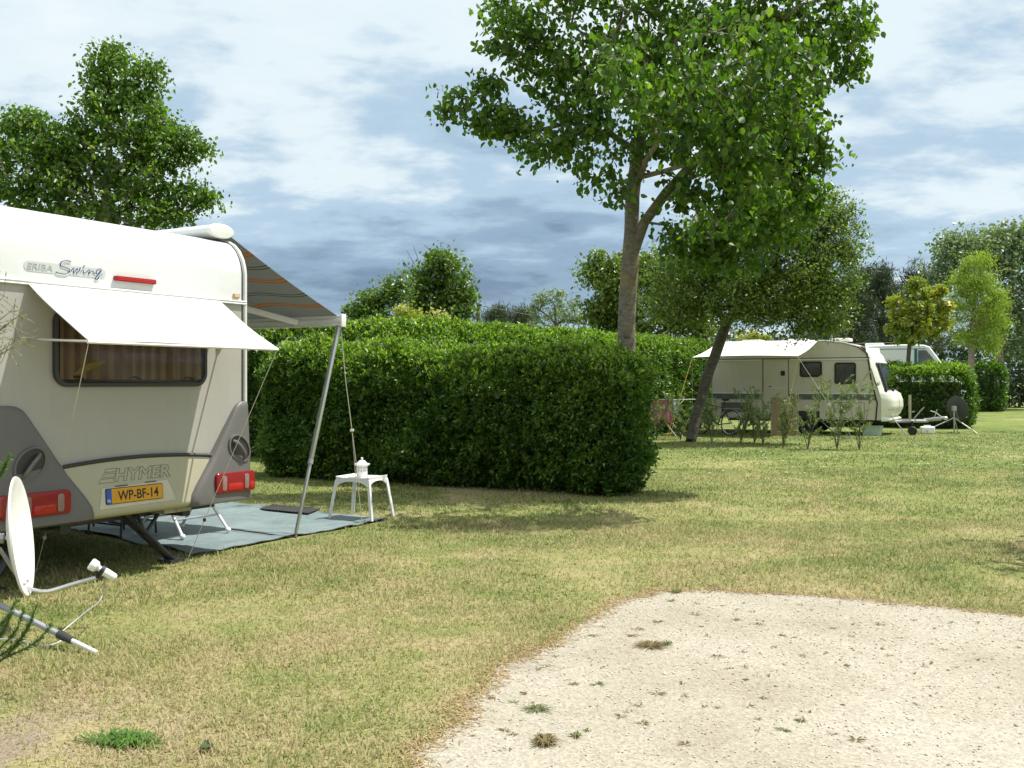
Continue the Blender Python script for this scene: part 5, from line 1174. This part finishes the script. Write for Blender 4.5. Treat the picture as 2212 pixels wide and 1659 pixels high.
# ------------------------------------------------------------------ far caravan
# local frame: x forward (towards its front, photo right), y away from the camera side, z up; near side face is y = 0
FO = Vector((5.94, 29.75, 0)); FZ = R(-30)
def fc(x, y, z=0.0): return Vector((FO.x + .8660254 * x + .5 * y, FO.y - .5 * x + .8660254 * y, z))
fcv = thing('caravan', 'beige caravan with cream front standing under the leaning tree', 'caravan', FO, FZ)
WF, LF = 2.1, 4.62
side = [(0.05, .43), (0, .9), (0.04, 2.05), (.10, 2.45), (.22, 2.60), (.45, 2.655), (3.3, 2.64), (3.8, 2.58), (4.2, 2.46), (4.45, 2.28), (4.50, 2.05), (4.62, 1.5), (4.80, 1.02), (4.82, .43)]
MB().prism(side, 0, WF, 'xz').build('body', M_beigebody, fcv)
# cream front: wraps the front end, slopes out to a bulging locker
fp = [(4.15, 2.475), (4.42, 2.36), (4.56, 2.22), (4.62, 2.07), (4.66, 2.04), (4.92, 1.22), (5.03, 1.16), (5.10, .98), (5.11, .78), (5.04, .60), (4.96, .52), (5.06, .45), (5.02, .40), (4.6, .42)]
def front(u, v):
    n = len(fp) - 1; k = min(int(v * n), n - 1); t = v * n - k; x = fp[k][0] + (fp[k + 1][0] - fp[k][0]) * t; z = fp[k][1] + (fp[k + 1][1] - fp[k][1]) * t
    y = -.012 + (WF + .024) * u; e = abs(2 * u - 1); x0 = 4.45 - .1 * max(0, z - 1.9)
    if z < 2.02: x0 = 4.50 + .3 * max(0, min(1, (2.02 - z) / 1.0))
    return (x - (x - x0) * max(0, (e - .62) / .38) ** 2.2, y, z)
MB().grid(front, 40, 13 * 4).build('front_shell', M_creambody, fcv, smooth=40)
MB().sheet(lambda u, v: Vector(front(.10 + .80 * u, (4.08 + .84 * v) / 13)) + Vector((.018, 0, .006)), 26, 6, (.008, 0, .003)).build('front_window', M_glass2, fcv)
MB().sheet(lambda u, v: Vector(front(.08 + .84 * u, (4.03 + .93 * v) / 13)) + Vector((.004, 0, .002)), 26, 6, (.008, 0, .003)).build('front_window_frame', M_dgrey, fcv)
for u in (.10, .5, .90):
    p = Vector(front(u, 4.97 / 13)); MB().box(p.x - .01, p.x + .05, p.y - .05, p.y + .05, p.z - .04, p.z + .05).build('window_catch', M_black, fcv, bevel=(.01, 1))
MB().tube([Vector(front(u / 20, 8.35 / 13)) + Vector((.004, 0, 0)) for u in range(1, 20)], .008, 5).tube([Vector(front(.5, (5.1 + .2 * k) / 13)) + Vector((.003, 0, 0)) for k in range(17)], .006, 5).build('locker_seam', M_grey, fcv)
MB().tube([(x + .0, -.006, z) for x, z in [(3.3, 2.64), (3.8, 2.58), (4.2, 2.45), (4.42, 2.27), (4.47, 2.05), (4.53, 1.6), (4.62, 1.2), (4.70, .9), (4.66, .43)]], .02, 6).build('corner_rubber', M_black, fcv)
MB().tube([(x, -.008, z) for x, z in [(.12, 2.46), (.24, 2.60), (.45, 2.655), (3.3, 2.642), (3.8, 2.582), (4.2, 2.46)]], .022, 6).build('awning_rail', M_rail, fcv)
MB().box(.06, 1.48, -.022, 0, 2.10, 2.135).box(2.32, 4.46, -.022, 0, 2.10, 2.135).build('upper_rail', M_rail, fcv)
MB().box(.03, 4.5, -.012, 0, 2.135, 2.16).build('upper_joint', M_dgrey, fcv)
MB().box(.03, 1.50, -.010, 0, .98, 1.14).box(2.30, 4.66, -.010, 0, .98, 1.14).build('stripe_band', M_bandgrey, fcv)
MB().box(.03, 1.50, -.016, 0, 1.14, 1.17).box(2.30, 4.62, -.014, 0, 1.14, 1.165).build('stripe_edge', M_rail, fcv)
for nm, x0, x1, z0, z1 in (('side_window', 2.60, 3.22, 1.62, 2.06), ('side_window', 3.56, 4.14, 1.42, 2.02)):
    w_ = MB().prism(rr(x0, x1, z0, z1, .07), -.03, 0, 'xz', hole=rr(x0 + .05, x1 - .05, z0 + .05, z1 - .05, .04)).build(nm, M_black, fcv, bevel=(.008, 1))
    MB().prism(rr(x0 + .05, x1 - .05, z0 + .05, z1 - .05, .04), -.022, -.017, 'xz').build('pane', M_glass2, w_)
    MB().sheet(lambda u, v: (x0 + .06 + (x1 - x0 - .12) * u, -.008 + .004 * math.sin(u * 60), z0 + .06 + (z1 - z0 - .12) * v), 50, 2, (0, .001, 0)).build('net_curtain', M_curtain2, w_)
dr = MB().box(1.56, 2.26, -.020, 0, .50, 2.10).build('door', M_beigebody, fcv, bevel=(.006, 1))
for p in (1.535, 2.275): MB().box(p - .006, p + .008, -.010, 0, .48, 2.12).build('door_gasket', M_dgrey, dr)
MB().box(1.60, 2.22, -.024, -.018, 1.30, 1.315).build('door_seam', M_rail, dr)
MB().prism(rr(2.06, 2.18, 1.66, 1.80, .02), -.034, -.018, 'xz').build('door_window', M_black, dr, bevel=(.004, 1))
MB().box(1.72, 1.78, -.05, -.018, 1.33, 1.36).build('door_handle', M_black, dr, bevel=(.004, 1))
MB().box(1.22, 1.29, -.014, 0, 1.32, 1.345).build('socket_cover', M_black, fcv)
MB().prism(rr(3.02, 3.44, 1.30, 1.50, .01), -.012, 0, 'xz', hole=rr(3.035, 3.425, 1.315, 1.485, .008)).build('vent_frame', M_yrope, fcv)
MB().box(3.55, 4.35, -.012, 0, .48, .90).build('locker_flap', M_beigebody, fcv, bevel=(.005, 1))
MB().prism(rr(3.54, 4.36, .47, .91, .01), -.008, 0, 'xz', hole=rr(3.56, 4.34, .49, .89, .008)).build('locker_gasket', M_dgrey, fcv)
MB().box(3.80, 3.86, -.016, -.010, .78, .81).build('side_marker', M_amber, fcv)
MB().box(.3, 1.1, -.012, 0, .60, .88).build('vent_panel', M_bandgrey, fcv)
for x, y in ((1.05, .7), (2.35, .8), (3.55, .9)):
    MB().box(x - .28, x + .28, y - .25, y + .25, 2.64, 2.73).build('roof_vent', M_white, fcv, bevel=(.035, 3))
MB().box(.4, 4.95, .35, .43, .34, .42).box(.4, 4.95, 1.65, 1.73, .34, .42).build('chassis', M_blacksteel, fcv)
for y in (.16, 1.94):
    w_ = MB().lathe([(.19, -.08), (.28, -.085), (.31, -.05), (.31, .05), (.28, .085), (.19, .08)], Matrix.Translation((2.75, y, .31)) @ Matrix.Rotation(R(90), 4, 'X'), 24).build('wheel', M_black, fcv)
    MB().lathe([(1e-3, -.05), (.19, -.07), (.195, .0), (.19, .07), (1e-3, .05)], Matrix.Translation((2.75, y, .31)) @ Matrix.Rotation(R(90), 4, 'X'), 20).build('wheel_rim', M_steel, w_)
MB().box(2.35, 3.15, -.004, .3, .42, .66).build('wheel_arch', M_dgrey, fcv)
db = MB().tube([(4.7, .45, .38), (5.85, 1.0, .40)], .05, 6).tube([(4.7, 1.63, .38), (5.85, 1.08, .40)], .05, 6).tube([(5.75, 1.04, .42), (6.20, 1.04, .46)], .045, 8).build('drawbar', M_steel, fcv)
MB().tube([(5.95, 1.04, .46), (6.28, 1.04, .50)], .035, 8).tube([(6.22, 1.04, .50), (6.05, 1.04, .64), (5.92, 1.04, .68)], .016, 6).tube([(6.02, 1.0, .48), (6.10, .98, .72)], .012, 6).ell((6.30, 1.04, .48), .07, .05, .05, 10, 8).build('coupling', M_alu, db)
MB().tube([(5.42, .80, .42), (5.42, .80, 1.12)], .035, 8).build('jockey_post', M_post, db)
MB().tube([(5.50, .85, .44), (5.70, .9, .70), (5.78, .92, .78)], .018, 6).tube([(5.46, .84, .64), (5.54, .84, .66)], .02, 6).build('hand_brake', M_steel, db)
MB().lathe([(.02, -.04), (.11, -.045), (.125, -.02), (.125, .02), (.11, .045), (.02, .04)], Matrix.Translation((5.50, .72, .125)) @ Matrix.Rotation(R(90), 4, 'X'), 20).tube([(5.50, .78, .13), (5.48, .78, .40)], .025, 8).build('jockey_wheel', M_black, db)
MB().tube([(5.0, .3, .55), (5.45, .1, .02)], .014, 6).build('steady_leg', M_steel, fcv)
MB().tube([(3.1, .12, .43), (3.6, -.02, .02)], .02, 6).build('steady_leg', M_steel, fcv)

# its awning: a white tarpaulin on two poles and guy ropes
tw = thing('tarp_awning', 'white tarpaulin stretched out from the roof of the beige caravan', 'awning', FO, FZ)
def tarp(u, v): return (.22 + 2.9 * u, -.03 - 2.28 * v, 2.655 - .50 * v + .03 * math.sin(math.pi * u) * v - .05 * math.sin(math.pi * v))
MB().sheet(tarp, 20, 14, (0, 0, .006)).build('tarpaulin', M_tarp, tw)
for x in (.22, 3.12): MB().tube([(x, -2.29, .0), (x, -2.29, 2.16)], .009, 6).build('pole', M_post, tw)
for (a, b, m_, lab) in (((.22, -2.31, 2.13), Vector((4.15, 26.6, 0)), M_yrope, 'yellow cord running from the left corner of the tarpaulin to the grass'), ((3.12, -2.31, 2.13), Vector((7.0, 25.9, 0)), M_yrope, 'yellow cord running down from the right corner of the tarpaulin past the brown board'), ((3.12, -2.31, 2.13), Vector((8.85, 26.1, 0)), M_rope, 'pale cord slanting right from the right corner of the tarpaulin')):
    a = fc(*a); r_ = thing('guy_rope', lab, 'rope', a.xy.to_3d()); off = a.xy.to_3d(); k = a.lerp(b, .58)
    MB().tube([a - off, k - off], .006, 5).tube([k - off, b - off + Vector((.05, 0, 0))], .0045, 5).tube([k - off, b - off - Vector((.04, 0, 0))], .0045, 5).build('cord', m_, r_)
    MB().box(-.035, .035, -.015, .015, -.03, .03, Matrix.Translation(k - off)).build('slider', M_white, r_)

# brown board, bicycle, drying rack and washing
bd = thing('wooden_board', 'brown board leaning upright below the tarpaulin beside the bicycle', 'board', at(1666, 945, 27.2).xy.to_3d(), R(-8))
MB().box(0, .68, 0, .025, .02, 1.06, Matrix.Rotation(R(-6), 4, 'X')).build('panel', M_wood, bd)
MB().box(-.012, .012, -.006, .031, .0, 1.08, Matrix.Rotation(R(-6), 4, 'X')).box(.668, .692, -.006, .031, .0, 1.08, Matrix.Rotation(R(-6), 4, 'X')).build('edging', M_post, bd)

pf, pr_ = Vector((5.36, 28.45, 0)), Vector((6.02, 27.62, 0))
dvec = pf - pr_; bk = thing('bicycle', 'dark bicycle leaning in the shade behind the leaning trunk', 'bicycle', pr_, math.atan2(dvec.y, dvec.x)); bk.rotation_euler = (R(6), 0, math.atan2(dvec.y, dvec.x))
WB = dvec.length
def wheel(x):
    w_ = MB().tube([(x + .335 * math.cos(q), 0, .345 + .335 * math.sin(q)) for q in [2 * math.pi * k / 36 for k in range(36)]], .017, 6, closed=True).build('wheel', M_black, bk)
    MB().tube([(x + .312 * math.cos(q), 0, .345 + .312 * math.sin(q)) for q in [2 * math.pi * k / 36 for k in range(36)]], .011, 6, closed=True).build('rim', M_alu, w_)
    mb = MB()
    for k in range(20): q = 2 * math.pi * k / 20; mb.tube([(x, .02 * (-1) ** k, .345), (x + .31 * math.cos(q), 0, .345 + .31 * math.sin(q))], .0018, 4)
    mb.tube([(x, -.05, .345), (x, .05, .345)], .02, 8).build('spokes', M_alu, w_)
wheel(0); wheel(WB)
bb = Vector((.44, 0, .29)); st = Vector((.28, 0, .80)); ht = Vector((WB - .16, 0, .86)); hb = Vector((WB - .12, 0, .66))
MB().tube([bb, st], .017, 8).tube([st - Vector((0, 0, .05)), ht], .016, 8).tube([bb, hb], .02, 8).tube([hb - Vector((-.02, 0, .04)), ht + Vector((-.01, 0, .03))], .021, 8).tube([bb, (0, .05, .345)], .011, 6).tube([bb, (0, -.05, .345)], .011, 6).tube([st - Vector((0, 0, .06)), (0, .05, .345)], .009, 6).tube([st - Vector((0, 0, .06)), (0, -.05, .345)], .009, 6).build('frame', M_blacksteel, bk)
MB().tube([hb, (WB - .05, .05, .5), (WB, .05, .345)], .013, 6).tube([hb, (WB - .05, -.05, .5), (WB, -.05, .345)], .013, 6).build('fork', M_blacksteel, bk)
MB().tube([st, st + Vector((-.02, 0, .16))], .013, 8).ell(st + Vector((-.04, 0, .19)), .13, .075, .035).build('saddle', M_black, bk)
MB().tube([ht, ht + Vector((-.02, 0, .16))], .013, 8).tube(catmull([(WB - .38, -.28, 1.02), (WB - .24, -.27, 1.03), (WB - .17, -.1, 1.02), (WB - .17, .1, 1.02), (WB - .24, .27, 1.03), (WB - .38, .28, 1.02)], 5), .013, 8).build('handlebar', M_steel, bk)
MB().tube([(.44 + .10 * math.cos(q), -.05, .29 + .10 * math.sin(q)) for q in [2 * math.pi * k / 20 for k in range(20)]], .008, 5, closed=True).tube([bb - Vector((0, .06, 0)), bb + Vector((.12, -.07, -.12))], .012, 6).tube([bb + Vector((0, .06, 0)), bb + Vector((-.12, .07, .12))], .012, 6).build('crank', M_steel, bk)
MB().tube([(0 + .37 * math.cos(q), 0, .345 + .37 * math.sin(q)) for q in [R(20 + 8 * k) for k in range(19)]], .02, 6, flat=.4).tube([(-.25, -.06, .74), (.26, -.06, .74), (.26, .06, .74), (-.25, .06, .74)], .008, 5, closed=True).build('carrier', M_steel, bk)

dk = thing('drying_rack', 'white wire drying rack holding a pink towel by the tall hedge', 'drying rack', (4.05, 26.6, 0), R(12))
for y in (-.25, .25): MB().tube([(-.45, y, 0), (.0, y, .55), (.45, y, 1.0)], .010, 6).tube([(.45, y, 0), (0, y, .55), (-.45, y, 1.0)], .010, 6).build('leg_frame', M_white, dk)
mb = MB()
for k in range(7): x = -.45 + .9 * k / 6; mb.tube([(x, -.28, 1.0), (x, .28, 1.0)], .005, 5)
mb.tube([(-.55, -.28, 1.0), (.75, -.28, 1.02)], .010, 6).tube([(-.55, .28, 1.0), (.55, .28, 1.0)], .010, 6).build('rails', M_rail, dk)
def towel(u, v, x0, w, h, ph):
    return (x0 + w * u, -.295 + .02 * math.sin(v * 5 + ph) + .018 * math.sin(u * 14 + ph) * v, 1.015 - h * v)
o = MB().sheet(lambda u, v: towel(u, v, -.50, .62, .62, 0), 24, 12, (0, .006, 0)).build('pink_towel', M_towel); o.location = dk.location; o.rotation_euler = dk.rotation_euler; tag(o, 'pink towel hanging on the drying rack', 'towel')
o = MB().sheet(lambda u, v: towel(u, v, .14, .14, .42, 2), 8, 10, (0, .006, 0)).build('blue_cloth', M_bluecloth); o.location = dk.location; o.rotation_euler = dk.rotation_euler; tag(o, 'narrow pale blue cloth hanging right of the pink towel', 'cloth')
# jerrycan, crate, dark dish
p = gnd(2003, 937); jc = thing('jerrycan', 'white plastic jerrycan lying on the grass below the tow bar', 'jerrycan', p, R(-10))
MB().box(-.19, .19, -.11, .11, 0, .21).build('body', M_white, jc, bevel=(.05, 4)); MB().lathe([(.03, 0), (.03, .03), (.001, .03)], Matrix.Translation((-.03, -.105, .09)) @ Matrix.Rotation(R(90), 4, 'X'), 14).build('cap', M_logo, jc)
MB().tube([(-.1, -.0, .205), (-.08, 0, .235), (.08, 0, .235), (.1, 0, .205)], .014, 6).build('handle', M_white, jc)
p = gnd(1884, 941); ct = thing('storage_crate', 'grey green plastic crate standing below the front of the beige caravan', 'crate', p, R(-30))
MB().prism([(-.22, 0), (.22, 0), (.26, .27), (.24, .27), (.20, .02), (-.20, .02), (-.24, .27), (-.26, .27)], -.15, .15, 'xz').box(-.235, .235, -.16, -.145, .0, .26).box(-.235, .235, .145, .16, 0, .26).build('tub', M_crate, ct)
MB().box(-.27, .27, -.175, -.155, .25, .275).box(-.27, .27, .155, .175, .25, .275).build('rim', M_crate, ct)
b_ = gnd(2061, 936)
dish('satellite_dish', 'dark grey satellite dish on a tripod beside the sunlit end of the far hedge', b_, R(42), R(18), .33, M_darkdish, .78, .72, [(-.95, .0, .01, .45), (.48, -.42, .01, .45), (.35, .55, .01, .45)], M_steel, 'satellite dishes on tripods', lnbl=.70, sleeve=False, mast_off=(0, .02))
# camper van behind the far hedge
vO = at(1826, 800, 38.5); vO.z = 0
vn = thing('camper_van', 'white camper van standing behind the far hedge with its roof showing', 'van', vO, R(-24))
vn.scale = (1.1, 1.15, 1.19)
vs = [(0, .35), (0, 2.25), (.12, 2.40), (1.9, 2.44), (2.55, 2.42), (2.72, 2.36), (3.40, 1.45), (3.75, 1.2), (3.9, .9), (3.9, .35)]
MB().prism(vs, 0, 1.9, 'xz').build('body', M_van, vn, bevel=(.06, 3))
MB().box(.0, 2.6, -.006, .0, 2.28, 2.31).build('gutter', M_grey, vn)
MB().prism([(2.36, 1.5), (2.36, 2.25), (2.62, 2.25), (3.22, 1.5)], -.012, -.002, 'xz').build('cab_window', M_glass2, vn); MB().prism([(2.24, 1.3), (2.24, 2.3), (2.33, 2.3), (2.33, 1.3)], -.014, -.001, 'xz').build('door_pillar', M_greenstripe, vn)
MB().grid(lambda u, v: (2.78 + .62 * v, .12 + 1.66 * u, 2.30 - .80 * v + .02), 4, 4).build('windscreen', M_glass2, vn)
for x in (.75, 3.1):
    for y in (.08, 1.82): MB().lathe([(.02, -.1), (.3, -.1), (.33, 0), (.3, .1), (.02, .1)], Matrix.Translation((x, y, .33)) @ Matrix.Rotation(R(90), 4, 'X'), 18).build('wheel', M_black, vn)
MB().box(.6, 1.2, .6, 1.3, 2.43, 2.52).build('roof_hatch', M_white, vn, bevel=(.03, 2))
MB().tube([(2.3, .9, 2.42), (2.3, .9, 2.72)], .03, 8).tube([(1.9, .9, 2.75), (2.8, .9, 2.80)], .04, 6).lathe([(.30, 0), (.28, .05), (.1, .08), (.001, .09)], Matrix.Translation((2.35, .9, 2.72)), 18).build('roof_aerial', M_white, vn)
